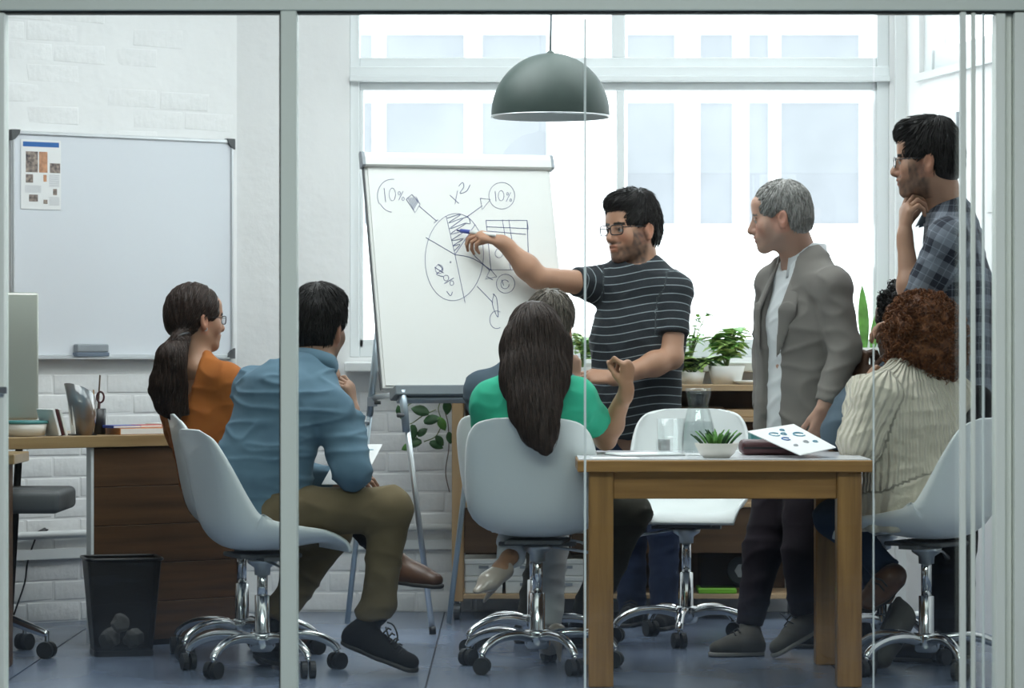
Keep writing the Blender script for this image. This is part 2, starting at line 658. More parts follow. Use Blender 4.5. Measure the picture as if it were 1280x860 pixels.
ppart('stile', (px2x(1226), PY - .03, .02), (px2x(1229), PY - .02, HZ - .006), 'glass_edge', door)
# ------------------------------------------------------------------ whiteboard on the left wall
def frame_matrix(o_, ex, ey, ez):
    return Matrix(((ex[0], ey[0], ez[0], o_[0]), (ex[1], ey[1], ez[1], o_[1]), (ex[2], ey[2], ez[2], o_[2]), (0, 0, 0, 1)))


BU0, BU1, BZ0, BZ1 = .03, 1.05, 1.058, 1.963
wbd = empty('whiteboard')
# local frame: x along the wall to the right, y out of the wall, z up; origin at the lower left corner
wbd.matrix_world = frame_matrix(LW(BU1, BZ0, .004), -LD, LN, V(0, 0, 1))
BW, BHT = BU1 - BU0, BZ1 - BZ0
tag(wbd, 'blank magnetic whiteboard with aluminium frame on the white brick wall', 'whiteboard')
MB().box((.012, 0, .012), (BW - .012, .012, BHT - .012)).build('board_surface', M['whiteboard'], wbd)
for lo, hi in (((0, 0, 0), (BW, .022, .014)), ((0, 0, BHT - .014), (BW, .022, BHT)), ((0, 0, .014), (.012, .022, BHT - .014)), ((BW - .012, 0, .014), (BW, .022, BHT - .014))):
    MB().box(lo, hi).bevel(.003, 1).build('frame_rail', M['alu'], wbd)
for cx, cz in ((0, 0), (BW, 0), (0, BHT), (BW, BHT)):
    sx, sz = (1 if cx == 0 else -1), (1 if cz == 0 else -1)
    m = MB().slab([(cx - .004 * sx, 0, cz - .004 * sz), (cx + .032 * sx, 0, cz - .004 * sz), (cx + .03 * sx, 0, cz + .010 * sz), (cx + .010 * sx, 0, cz + .034 * sz), (cx - .004 * sx, 0, cz + .04 * sz)], (0, .027, 0))
    m.build('corner_cap', M['dark_grey'], wbd)
MB().box((.02, .012, -.004), (BW - .04, .055, .002)).build('pen_tray', M['alu'], wbd)


def on_board(px, py, n):
    p = wall_hit(px, py, n + .004)
    return p


# eraser lying on the tray
er = empty('board_eraser')
er.matrix_world = frame_matrix(wall_hit(114, 446, .035), -LD, LN, V(0, 0, 1))
tag(er, 'grey felt board eraser lying on the whiteboard ledge', 'eraser')
MB().box((-.075, -.018, .001), (.075, .018, .018)).bevel(.003, 1).build('felt_pad', M['felt'], er)
MB().box((-.072, -.018, .018), (.072, .018, .052)).bevel(.006, 2).build('grip', M['grey_plastic'], er)
# printed sheet taped to the board
sh = empty('printed_sheet')
s0 = wall_hit(26, 261, .018)
s1 = wall_hit(76, 263, .018)
s2 = wall_hit(27, 174, .018)
sw, shh = np.linalg.norm(s1 - s0), s2[2] - s0[2]
sh.matrix_world = frame_matrix(s0, -LD, LN, V(0, 0, 1))
tag(sh, 'white printed sheet with small photos and blue header on the whiteboard', 'paper')
MB().box((0, 0, 0), (sw, .0012, shh)).build('sheet', M['paper'], sh)


def prt(x0, x1, y0, y1, mt, name='printed_photo'):
    MB().box((x0 * sw, .0012, (1 - y1) * shh), (x1 * sw, .0017, (1 - y0) * shh)).build(name, M[mt], sh)


prt(.05, .95, .03, .10, 'print_blue', 'printed_header')
prt(.12, .42, .17, .47, 'print_dark')
prt(.45, .66, .17, .47, 'print_skin')
prt(.72, .98, .33, .47, 'print_dark')
prt(.12, .30, .50, .62, 'print_dark')
prt(.20, .42, .79, .89, 'print_dark')
prt(.80, .90, .70, .79, 'print_dark')
prt(.56, .64, .50, .60, 'print_skin')
prt(.56, .66, .86, .92, 'print_dark')
for q in range(9):
    prt(.70, .96, .50 + q * .02, .507 + q * .02, 'print_grey', 'printed_line')
    prt(.10, .5, .66 + q * .012, .664 + q * .012, 'print_grey', 'printed_line')
    prt(.70, .96, .82 + q * .014, .825 + q * .014, 'print_grey', 'printed_line')

# ------------------------------------------------------------------ flip chart
FA = math.radians(18)
FW, FH = .765, .955
lean = math.asin(.28 / FH)
fc0 = P(478, 486, 12.24)                 # lower left corner
ex = V(math.cos(FA), math.sin(FA), 0)
nh = V(math.sin(FA), -math.cos(FA), 0)   # horizontal normal, towards the viewer
ez = unit(V(0, 0, 1) * math.cos(lean) - nh * math.sin(lean))
ey = np.cross(ez, ex)                    # away from the front
fn = -ey
flip = empty('flip_chart_easel', tuple(V(fc0[0] + .3, fc0[1] + .3, 0)))
tag(flip, 'white flip chart easel with hand drawn pie chart on metal tripod', 'flip chart')
FM = frame_matrix(fc0, ex, ey, ez)


def fpart(m, name, mt, smooth=False, world=False, parent=None):
    o = m.build(name, M[mt], None, smooth)
    if not world:
        o.data.transform(FM)
    o.data.transform(Matrix.Translation(-flip.location))
    o.parent = parent or flip
    return o


board = fpart(MB().box((0, 0, 0), (FW, .018, FH)).bevel(.004, 1), 'board', 'paper_chart')
fpart(MB().box((.012, -.006, .012), (FW - .012, -.0005, FH - .03)), 'paper_pad', 'paper_chart')
fpart(MB().box((-.004, -.002, 0), (-.0005, .02, FH)), 'board_edge', 'dark_grey')
m = MB()
prof = [(-.026, .0), (-.026, .03), (-.018, .052), (0, .06), (.02, .058), (.02, -.004), (-.02, -.004)]
m.slab([(0, y, FH - .05 + z) for y, z in prof], (FW, 0, 0))
fpart(m, 'clamp_bar', 'paper_chart')
for x0 in (-.012, FW):
    fpart(MB().slab([(x0, y * 1.05, FH - .051 + z * 1.05) for y, z in prof], (.012, 0, 0)), 'end_cap', 'grey_plastic')
fpart(MB().box((.03, -.07, -.045), (FW - .01, .015, -.005)).bevel(.004, 1), 'pen_tray', 'tray_grey')
fpart(MB().box((.05, -.045, -.06), (FW - .04, .0, -.046)).bevel(.004, 1), 'pen_tray_rail', 'blue_steel')
# tripod: one front leg, two rear legs, braces, clamps
top = fc0 + ex * FW * .5 + ez * .62 - fn * .03
fl0, fl1 = P(503, 487, 12.20), P(541, 795, 12.22)
fl1[2] = .006
fpart(MB().tube([fl0, fl1], .0115, 10), 'leg', 'steel', True, True)
fpart(MB().tube([P(503, 487, 12.20), P(508, 540, 12.203)], .0155, 10), 'leg_sleeve', 'blue_steel', True, True)
fpart(MB().tube([fl1 + V(-.002, 0, .03), fl1], .014, 10), 'foot', 'black_plastic', True, True)
rl1 = P(434, 781, 12.70)
rl1[2] = .006
rl0 = P(474, 400, 12.66)
fpart(MB().tube([rl0, P(462, 520, 12.67)], .0135, 10), 'leg_sleeve', 'blue_steel', True, True)
fpart(MB().tube([P(462, 520, 12.67), rl1], .011, 10), 'leg', 'blue_steel', True, True)
rr1 = P(561, 780, 12.70)
rr1[2] = .006
fpart(MB().tube([P(604, 400, 12.68), P(592, 515, 12.68)], .0135, 10), 'leg_sleeve', 'blue_steel', True, True)
fpart(MB().tube([P(592, 515, 12.68), rr1], .011, 10), 'leg', 'blue_steel', True, True)
fpart(MB().tube([P(466, 497, 12.67), P(509, 492, 12.23)], .010, 8), 'brace', 'steel', True, True)
fpart(MB().tube([P(594, 497, 12.68), P(509, 492, 12.25)], .010, 8), 'brace', 'steel', True, True)
fpart(MB().box(tuple(P(459, 508, 12.65)), tuple(P(472, 496, 12.70))), 'clamp', 'grey_plastic', False, True)
fpart(MB().tube([P(468, 503, 12.62), P(476, 503, 12.62)], .008, 8), 'clamp_knob', 'dark_grey', True, True)
fpart(MB().tube([P(452, 527, 12.66), P(462, 528, 12.66)], .007, 8), 'clamp_knob', 'steel', True, True)
fpart(MB().tube([P(497, 519, 12.18), P(508, 519, 12.2)], .009, 8), 'clamp_knob', 'dark_grey', True, True)


def on_chart(px, py, n=.0095):
    D = V((px - 640) / F, 1, -(py - 430) / F)
    A = fc0 + fn * n
    t = np.dot(A - V(0, 0, CAMH), fn) / np.dot(D, fn)
    return V(0, 0, CAMH) + D * t


def cc(cx, cy):                           # coordinates of my enlarged view of the chart
    return on_chart(420 + cx * .3955, 160 + cy * .3955, .0067)


strokes = []


def S_(pts, smooth=True, r=.0016):
    p = [cc(*q) for q in pts]
    strokes.append((smooth_pts(p, 5) if smooth and len(p) > 2 else p, r))


def ell(cx, cy, rx, ry, a0=0, a1=360, rot=0, n=28, r=.0013):
    q = []
    for i in range(n + 1):
        a = math.radians(a0 + (a1 - a0) * i / n)
        x, y = rx * math.cos(a), ry * math.sin(a)
        c, s = math.cos(math.radians(rot)), math.sin(math.radians(rot))
        q.append((cx + x * c - y * s, cy + x * s + y * c))
    S_(q, False, r)


ell(374, 408, 92, 138, 0, 360, 4, 44)                        # pie
S_([(348, 278), (376, 400)], False); S_([(376, 400), (408, 552)], False)
S_([(376, 400), (440, 305)], False); S_([(284, 346), (376, 400)], False)
S_([(376, 400), (432, 412), (492, 450)])
S_([(352, 285), (395, 272), (356, 300), (402, 285), (360, 318), (412, 300), (362, 335), (408, 325), (365, 355), (402, 350), (370, 372), (392, 368), (374, 388)])
S_([(402, 285), (418, 282), (424, 302), (410, 300)])
# 10 % upper left
ell(176, 214, 45, 52, 150, 280); ell(180, 212, 46, 54, 95, 150)
S_([(152, 190), (157, 234)], False); ell(178, 210, 10, 20); S_([(212, 200), (198, 228)], False); ell(200, 206, 4, 5); ell(212, 224, 4, 5)
S_([(222, 225), (240, 210), (266, 240), (250, 268), (222, 225)], False)
for i in range(6):
    S_([(228 + i * 5, 222 - i * 1), (246 + i * 3, 258 - i * 5)], False)
S_([(262, 246), (318, 294)], False); S_([(310, 300), (322, 290)], False)
# x2
S_([(360, 212), (388, 238)], False); S_([(384, 198), (376, 240)], False)
S_([(388, 184), (400, 172), (404, 186), (392, 206), (412, 200), (424, 180)])
# 10 % upper right
ell(524, 214, 41, 42); S_([(503, 200), (506, 232)], False); ell(522, 214, 9, 16); S_([(552, 204), (538, 232)], False); ell(542, 208, 3, 4); ell(552, 228, 3, 4)
S_([(412, 282), (462, 246)], False); S_([(456, 222), (488, 226), (462, 258), (456, 222)], False)
# table drawing
S_([(474, 292), (604, 292), (608, 320)], False); S_([(474, 292), (490, 448), (606, 448)], False)
S_([(604, 292), (608, 400)], False); S_([(526, 290), (552, 448)], False); S_([(546, 290), (560, 380)], False)
S_([(476, 312), (606, 318)], False); S_([(480, 326), (600, 336)], False); ell(515, 396, 12, 14)
# 80 %
ell(326, 446, 12, 14, 0, 360); S_([(322, 430), (336, 446), (318, 462), (340, 470)]); ell(362, 424, 2, 2); S_([(312, 440), (340, 458)], False)
ell(348, 474, 8, 9); S_([(372, 474), (342, 492)], False); ell(366, 490, 6, 7); S_([(350, 516), (362, 530), (368, 518)])
# arrows and small circles, lower right
S_([(432, 398), (486, 450)], False); S_([(486, 450), (472, 478), (508, 470), (488, 446)], False); S_([(478, 470), (496, 480)], False)
ell(536, 492, 29, 30); ell(534, 494, 13, 14, 0, 330); S_([(524, 480), (530, 498)], False)
S_([(446, 500), (496, 552)], False); S_([(500, 524), (494, 556), (512, 598), (508, 540), (496, 524)])
ell(508, 606, 22, 28, 60, 300)
ink = MB()
for p, r in strokes:
    ink.tube(p, r * .8, 4)
fpart(ink, 'pen_drawing', 'ink', False, True)

# ------------------------------------------------------------------ pendant lamp
lp = P(688, 147, 11.3)
lamp = empty('pendant_lamp', tuple(lp))
tag(lamp, 'dark green metal dome pendant lamp hanging from the ceiling', 'lamp')
R_ = 74 * 11.3 / F
prof = [(R_, 0)] + [(R_ * math.cos(a) + .0, .012 + R_ * 1.03 * math.sin(a)) for a in np.linspace(.02, math.pi / 2 - .06, 22)]
MB().lathe(prof, seg=56, cap=False).build('shade', M['lamp_green'], lamp, True)
prof = [(R_ * .985, .001)] + [(R_ * .975 * math.cos(a), .010 + R_ * 1.0 * math.sin(a)) for a in np.linspace(.02, math.pi / 2 - .06, 18)]
MB().lathe(prof, seg=56, cap=False).build('shade_lining', M['lamp_inner'], lamp, True)
MB().tube([V(R_ * math.cos(a), R_ * math.sin(a), .003) for a in np.linspace(0, 2 * math.pi, 57)[:-1]], .0035, 6, True).build('rim', M['alu'], lamp, True)
MB().lathe([(.016, R_ * 1.0), (.016, R_ + .018), (.010, R_ + .024), (.005, R_ + .028)], seg=16).build('socket_cap', M['lamp_green'], lamp, True)
MB().tube([V(0, 0, R_ + .022), V(.003, 0, R_ + .2), V(0, 0, CEIL - lp[2])], .004, 8).build('cord', M['grey_plastic'], lamp, True)
bm_ = bmesh.new()
bmesh.ops.create_uvsphere(bm_, u_segments=20, v_segments=12, radius=.04)
me = bpy.data.meshes.new('bulb'); bm_.to_mesh(me); bm_.free()
o = link_mesh('bulb', me, M['bone_white'], lamp); o.location = (0, 0, .09)

# ------------------------------------------------------------------ shell chairs on castors
def bez(p, n):
    return smooth_pts(p, n)


def make_shell():
    # centre-line profile (y forward, z up) and half widths from the front lip to the top of the back
    prof = [(.245, .452, .195), (.225, .474, .205), (.16, .477, .222), (.06, .462, .232), (-.05, .455, .236), (-.13, .468, .237), (-.185, .52, .236),
            (-.21, .60, .234), (-.228, .70, .228), (-.243, .78, .216), (-.251, .825, .196), (-.257, .852, .163), (-.260, .866, .105)]
    curl = [.000, .012, .05, .085, .115, .135, .13, .105, .070, .042, .026, .012, .004]
    P3 = smooth_pts([V(*p) for p in prof], 3)
    C1 = [float(c[0]) for c in smooth_pts([V(c, 0, 0) for c in curl], 3)]
    n = len(P3)
    W = 16
    bm = bmesh.new()
    grid = []
    for i in range(n):
        y, z, hw = P3[i]
        t = P3[min(i + 1, n - 1)] - P3[max(i - 1, 0)]
        l = math.hypot(t[1], t[0]) + 1e-9
        ny, nz = t[1] / l, -t[0] / l         # towards the sitter
        row = []
        for j in range(W + 1):
            s = 2 * j / W - 1
            c = C1[i] * abs(s) ** 2.4
            row.append(bm.verts.new((hw * math.sin(s * math.pi / 2 * .96) / math.sin(math.pi / 2 * .96), y + ny * c, z + nz * c)))
        grid.append(row)
    for i in range(n - 1):
        for j in range(W):
            bm.faces.new([grid[i][j], grid[i][j + 1], grid[i + 1][j + 1], grid[i + 1][j]])
    bmesh.ops.recalc_face_normals(bm, faces=bm.faces[:])
    bmesh.ops.solidify(bm, geom=bm.faces[:], thickness=.011)
    me = bpy.data.meshes.new('shell')
    bm.to_mesh(me)
    bm.free()
    me.polygons.foreach_set('use_smooth', [True] * len(me.polygons))
    me.materials.append(M['chair_white'])
    return me


def make_chair():
    t = empty('swivel_chair')
    link_mesh('shell', make_shell(), None, t)
    m = MB().box((-.10, -.11, .432), (.10, .11, .447)).bevel(.004, 1)
    m.box((-.13, -.035, .424), (.13, .035, .436))
    m.build('seat_plate', M['dark_grey'], t)
    MB().lathe([(.055, .428), (.05, .41), (.028, .395), (.026, .37)], seg=20).build('tilt_housing', M['steel'], t, True)
    MB().tube([V(.05, 0, .42), V(.17, .03, .40), V(.225, .04, .375)], [.005, .005, .009], 8).build('height_lever', M['steel'], t, True)
    MB().lathe([(.018, .40), (.018, .26)], seg=20).build('piston', M['chrome'], t, True)
    MB().lathe([(.021, .262), (.026, .26), (.026, .14), (.030, .13), (.030, .085)], seg=24).build('gas_cylinder', M['chrome'], t, True)
    MB().lathe([(.042, .135), (.045, .125), (.045, .085), (.035, .07)], seg=24).build('hub', M['chrome'], t, True)
    for k_ in range(5):
        a = 2 * math.pi * k_ / 5 + .3
        c, s = math.cos(a), math.sin(a)
        pts = [V(c * r, s * r, z) for r, z in ((.03, .108), (.09, .122), (.16, .122), (.215, .108), (.255, .085), (.268, .066))]
        pts = smooth_pts(pts, 4)
        MB().tube(pts, [.019 - .006 * i / len(pts) for i in range(len(pts))], 12).build('base_leg', M['chrome'], t, True)
        cs = MB()
        cx, cy = c * .268, s * .268
        b_ = a + 1.1 + k_ * .9
        bx, by = math.cos(b_), math.sin(b_)
        cs.tube([V(cx, cy, .075), V(cx, cy, .045)], .008, 8)
        o_ = cs.build('castor', M['chrome'], t, True)
        for sd in (-1, 1):
            wx, wy = cx + bx * .014 * sd, cy + by * .014 * sd
            ww = MB().tube([V(wx - bx * .009, wy - by * .009, .029), V(wx + bx * .009, wy + by * .009, .029)], [.029, .029], 18)
            ww.build('wheel', M['rubber'], o_, False)
    return t


chair0 = make_chair()
first = [True]


def place_chair(px, d, facing, label, dz=0.0):
    """facing: direction the sitter looks, degrees, 0 = away from the camera, 90 = to the left"""
    o = chair0 if first[0] else copy_tree(chair0)
    first[0] = False
    o.location = ((px - 640) / F * d, d, 0)
    o.rotation_euler = (0, 0, math.radians(facing))
    for ch in o.children:                   # gas lift set lower or higher
        if ch.name.split('.')[0] in ('shell', 'seat_plate', 'tilt_housing', 'height_lever', 'piston'):
            ch.location = (0, 0, dz)
    tag(o, label, 'chair', 'white shell chairs on chrome castor bases')
    return o


place_chair(328, 10.88, -68, 'white shell chair under the man in the blue shirt', -.04)
place_chair(302, 11.44, -78, 'white shell chair under the woman in the orange top')
place_chair(672, 10.98, -8, 'white shell chair under the woman in the green top')
place_chair(668, 11.60, -25, 'white shell chair under the seated grey haired man')
place_chair(858, 11.98, 172, 'empty white shell chair at the far side of the wooden table')
place_chair(1158, 10.86, 54, 'white shell chair under the woman in the cream cardigan')
place_chair(1105, 11.66, 64, 'white shell chair under the black haired person')

# ------------------------------------------------------------------ meeting table
TX0, TX1 = (722 - 640) / F * 10.35, (1091 - 640) / F * 10.35
TY0, TY1, TZ = 10.35, 11.22, .742
tb = empty('meeting_table', ((TX0 + TX1) / 2, (TY0 + TY1) / 2, 0))
tag(tb, 'rustic wooden table with window glare painted on its top and square legs', 'table')
tcx, tcy = tb.location[0], tb.location[1]


def tpart(name, lo, hi, mt, bev=.003):
    m = MB().box(lo, hi)
    if bev: m.bevel(bev, 1)
    m_ = m.build(name, M[mt], tb)
    m_.data.transform(Matrix.Translation((-tcx, -tcy, 0)))
    return m_


tpart('tabletop', (TX0, TY0, TZ - .042), (TX1, TY1, TZ - .003), 'table_wood')
tpart('laminate_top', (TX0 + .004, TY0 + .004, TZ - .003), (TX1 - .004, TY1 - .004, TZ), 'table_glare', 0)  # thin added sheet carrying the painted window glare over the wood
LG = .08
lx0, lx1 = (736 - 640) / F * 10.37, (1047 - 640) / F * 10.37
for x in (lx0, lx1):
    for y in (TY0 + .03, TY1 - .03 - LG):
        tpart('leg', (x, y, 0), (x + LG, y + LG, TZ - .042), 'table_wood_z', .004)
az0, az1 = TZ - .13, TZ - .042
tpart('apron', (lx0 + LG, TY0 + .045, az0), (lx1, TY0 + .068, az1), 'table_wood')
tpart('apron', (lx0 + LG, TY1 - .068, az0), (lx1, TY1 - .045, az1), 'table_wood')
tpart('apron', (lx0 + .02, TY0 + .11, az0), (lx0 + .043, TY1 - .11, az1), 'table_wood')
tpart('apron', (lx1 + .04, TY0 + .11, az0), (lx1 + .063, TY1 - .11, az1), 'table_wood')


def on_table(px, d):
    return V((px - 640) / F * d, d, TZ)


# carafe with water
c = on_table(873, 10.72)
car = empty('water_carafe', tuple(c))
tag(car, 'clear glass water carafe standing between tumbler and succulent', 'carafe')
s_ = 373.
outer = [(.0, .0), (.050, 0), (.055, .006), (.056, .06), (.052, .10), (.040, .145), (.034, .165), (.036, .180), (.042, .205), (.044, .225)]
inner = [(.041, .225), (.039, .205), (.033, .180), (.031, .165), (.037, .145), (.049, .10), (.053, .06), (.052, .01), (.0, .008)]
bm = MB().lathe([(max(r, .0005), z) for r, z in outer + inner], seg=36, cap=False)
bm.build('vessel', M['glass'], car, True)
MB().lathe([(.0005, .0085), (.0515, .0105), (.0525, .06), (.0485, .10), (.045, .112), (.0005, .112)], seg=36, cap=False).build('water', M['water'], car, True)


def tumbler(px, d, r, h, label):
    c = on_table(px, d)
    o_ = [(.0005, 0), (r * .86, 0), (r * .9, .004), (r, h), (r - .0025, h), (r * .88, .012), (.0005, .011)]
    o = MB().lathe(o_, seg=32, cap=False).build('drinking_glass', M['glass'], None, True)
    o.location = tuple(c)
    tag(o, label, 'glass', 'drinking glasses on the wooden table')


tumbler(838, 10.66, .046, .125, 'tall clear drinking glass standing beside the carafe')
tumbler(829, 10.86, .026, .05, 'short clear drinking glass behind the tall tumbler')

# succulent in a folded bowl
c = on_table(896, 10.50)
pot = empty('succulent_bowl', tuple(c))
tag(pot, 'cream ceramic bowl with a green succulent on the table front', 'potted plant')
m = MB().lathe([(.0005, .0), (.042, .0), (.058, .014), (.074, .048), (.070, .048), (.054, .018), (.0005, .012)], seg=32, cap=False)
m.build('bowl', M['ceramic'], pot, True)
MB().lathe([(.0005, .042), (.068, .040), (.060, .03)], seg=24, cap=False).build('soil', M['soil'], pot, True)


def leaf_obj(name, base, dirv, up, L, w, mt, parent, curve=.25, thick=.0015, nseg=6, tipw=0.0):
    """a pointed leaf blade with thickness"""
    dirv = unit(dirv)
    side = unit(np.cross(dirv, up))
    nrm = np.cross(side, dirv)
    bm = bmesh.new()
    tops, bots = [], []
    for i in range(nseg + 1):
        t = i / nseg
        ww = w * (math.sin(math.pi * min(1, t * .92 + .08)) ** .8 + tipw * t)
        c_ = np.asarray(base) + dirv * L * t - nrm * (curve * L * t * t)
        for lst, off in ((tops, thick), (bots, -thick)):
            lst.append([bm.verts.new(tuple(c_ - side * ww / 2 + nrm * (off + ww * .12))), bm.verts.new(tuple(c_ + nrm * off)), bm.verts.new(tuple(c_ + side * ww / 2 + nrm * (off + ww * .12)))])
    for i in range(nseg):
        for j in range(2):
            bm.faces.new([tops[i][j], tops[i][j + 1], tops[i + 1][j + 1], tops[i + 1][j]])
            bm.faces.new([bots[i][j], bots[i + 1][j], bots[i + 1][j + 1], bots[i][j + 1]])
        for j in (0, 2):
            bm.faces.new([tops[i][j], tops[i + 1][j], bots[i + 1][j], bots[i][j]])
    bmesh.ops.recalc_face_normals(bm, faces=bm.faces[:])
    me = bpy.data.meshes.new(name)
    bm.to_mesh(me); bm.free()
    me.polygons.foreach_set('use_smooth', [True] * len(me.polygons))
    return link_mesh(name, me, M[mt], parent)


for i in range(44):
    a = random.uniform(0, 2 * math.pi)
    r = random.uniform(0, .05)
    L = random.uniform(.035, .062)
    leaf_obj('leaf', (r * math.cos(a), r * math.sin(a), .042), (math.cos(a) * (.25 + r * 9), math.sin(a) * (.25 + r * 9), .9), (0, 0, 1), L, .011, random.choice(['leaf_dark', 'leaf']), pot, .15, .002, 4)

# papers and the other things on the table
def sheet(name, px, d, w, h, rz, label, mt='paper', z=0.0, t=.0015, cat='paper'):
    o = MB().box((-w / 2, -h / 2, 0), (w / 2, h / 2, t)).build(name, M[mt])
    c = on_table(px, d)
    o.location = (c[0], c[1], c[2] + z)
    o.rotation_euler = (0, 0, rz)
    tag(o, label, cat)
    return o


nb = empty('note_pad', tuple(on_table(806, 10.72)))
nb.rotation_euler = (0, 0, .3)
tag(nb, 'white note pad lying open beside the drinking glasses', 'notepad')
MB().box((-.11, -.09, 0), (.11, .09, .008)).bevel(.002, 1).build('page_block', M['paper'], nb)
MB().box((-.112, -.092, -.0), (.112, .092, .0015)).build('cover', M['dark_grey'], nb)
sheet('paper_sheet', 768, 10.46, .15, .12, .1, 'blank white sheet at the left front corner of the table')
# dark red pouch behind the clipboard
pz = empty('zip_pouch', tuple(on_table(962, 10.80)))
tag(pz, 'dark maroon leather pouch lying behind the printed clipboard', 'pouch')
m = MB().box((-.10, -.09, 0), (.12, .09, .05)).bevel(.018, 3)
m.build('body', M['maroon'], pz, True)
MB().box((-.095, -.096, .022), (.115, -.088, .028)).build('zip', M['black_plastic'], pz)
bx = MB().box((-.05, -.07, 0), (.05, .07, .07)).bevel(.003, 1).build('box_file', M['teal_cover'])
bx.location = tuple(on_table(955, 11.08)); tag(bx, 'small teal box at the far edge of the table', 'box')
# clipboard with printed charts, leaning on the pouch
q = [P(934, 535, 10.66), P(990, 532, 10.72), P(1044, 561, 10.50), P(1040, 569, 10.42), P(985, 563, 10.40)]
q0, q1, q2, q3 = P(934, 540, 10.62), P(992, 531, 10.78), P(1045, 560, 10.52), P(1000, 569.5, 10.40)
q2[2] = max(q2[2], TZ + .004); q3[2] = max(q3[2], TZ + .004)
clip = empty('clipboard', tuple(q3))
tag(clip, 'white sheet printed with teal charts propped up on the table', 'paper')
e1 = unit(q2 - q3); e2 = unit((q0 - q3) - e1 * np.dot(q0 - q3, e1)); e3 = np.cross(e1, e2)
w1, h1 = np.linalg.norm(q2 - q3), np.linalg.norm(q0 - q3)
lo_ = [q3, q2, q1, q0]
mm = MB().slab([tuple(p - q3) for p in lo_], tuple(e3 * .003))
mm.build('sheet', M['paper'], clip)


def bil(u, v):
    return (1 - v) * ((1 - u) * q3 + u * q2) + v * ((1 - u) * q0 + u * q1) - q3


upv = 1 if e3[2] > 0 else -1
for (u, v, r, mt) in ((.32, .75, .018, 'print_teal'), (.5, .72, .010, 'print_teal'), (.36, .55, .014, 'print_blue'), (.75, .62, .020, 'print_teal'), (.6, .85, .008, 'print_teal'), (.62, .35, .009, 'print_grey'), (.3, .3, .007, 'print_grey'), (.8, .3, .008, 'print_teal')):
    c_ = bil(u, v) + e3 * (.0036 if upv > 0 else -.0012)
    MB().tube([c_ + r * (math.cos(a) * e1 + math.sin(a) * e2) for a in np.linspace(0, 5.2, 16)], .0022, 5).build('printed_chart', M[mt], clip)
# ------------------------------------------------------------------ left desk along the slanted wall
D0, D1 = V((10 - 640) / F * 11.45, 11.45, 0), V((209 - 640) / F * 11.86, 11.86, 0)
DD = unit(D1 - D0)                        # along the front edge, to the right
DN = V(-DD[1], DD[0], 0)                  # towards the wall
DZ = .78


def DK(u, n, z):
    return D0 + DD * u + DN * n + V(0, 0, z)


desk = empty('office_desk', tuple(DK(.3, .2, 0)))
tag(desk, 'long oak desk with dark plank front beneath the whiteboard', 'desk')


def dpart(name, u0, u1, n0, n1, z0, z1, mt, bev=.002):
    m = MB().box((u0, n0, z0), (u1, n1, z1))
    if bev: m.bevel(bev, 1)
    o = m.build(name, M[mt], desk)
    o.matrix_local = Matrix.Translation(-desk.location) @ frame_matrix(D0, DD, DN, V(0, 0, 1))
    return o


dpart('desktop', -.9, 1.0, 0, .68, DZ - .043, DZ, 'desk_top')
uP = .352
for i_ in range(5):
    z0 = .02 + i_ * .143
    dpart('plank', uP + .012, .98, .02, .04, z0 + .001, z0 + .141, 'desk_dark', .0008)
dpart('panel_edge', uP, uP + .012, .018, .05, .02, DZ - .043, 'trim_white', 0)
dpart('backing_board', uP + .012, .98, .041, .052, .02, DZ - .043, 'desk_dark', 0)
dpart('side_panel', .98, 1.0, .02, .62, .02, DZ - .043, 'desk_dark')
dpart('plinth', uP + .02, .97, .03, .05, 0, .02, 'black_plastic', 0)
m = MB().tube([DK(.185, .25, DZ - .043), DK(.12, .22, .0)], .014, 8)
o = m.build('leg', M['black_plastic'], desk); o.data.transform(Matrix.Translation(-desk.location))
m = MB().tube([DK(-.6, .25, DZ - .043), DK(-.66, .22, .0)], .014, 8)
o = m.build('leg', M['black_plastic'], desk); o.data.transform(Matrix.Translation(-desk.location))

# second desk whose end board stands at the edge of the view
d2 = empty('side_table', ((-10 - 640) / F * 11.0, 11.05, 0))
tag(d2, 'dark brown wooden side table with a heavy square leg by the oak desk', 'table')
x1 = (10 - 640) / F * 11.0 - d2.location[0]
MB().box((-.5, -.02, 0), (x1, .06, .70)).bevel(.004, 1).build('end_board', M['desk_dark'], d2)
MB().box((-.5, -.04, .70), (x1 + .02, .30, .735)).bevel(.003, 1).build('tabletop', M['desk_top'], d2)
MB().box((-.5, .20, 0), (-.45, .28, .70)).build('leg', M['desk_dark'], d2)


def on_desk(px, dn):
    """a point on the desk top: pixel column and distance behind the front edge"""
    k_ = (px - 640) / F
    A = D0 + DN * dn
    # X = k * Y ; A + DD*u
    u = (k_ * A[1] - A[0]) / (DD[0] - k_ * DD[1])
    p = A + DD * u
    return V(p[0], p[1], DZ)


angD = math.atan2(DD[1], DD[0])
# monitor seen from behind
mo = empty('desktop_monitor', tuple(on_desk(-25, .33)), angD - .35)
tag(mo, 'silver desktop monitor seen from behind on the oak desk', 'monitor')
MB().box((-.30, -.012, .055), (.215, .012, .525)).bevel(.011, 3).build('housing', M['monitor_back'], mo, True)
MB().box((-.295, .0122, .06), (.21, .0135, .52)).build('screen', M['black_plastic'], mo)
MB().box((-.13, -.05, .008), (.05, -.035, .2)).bevel(.004, 2).build('stand_neck', M['monitor_back'], mo)
MB().box((-.13, -.09, 0), (.05, .09, .008)).bevel(.003, 1).build('stand_foot', M['monitor_back'], mo)
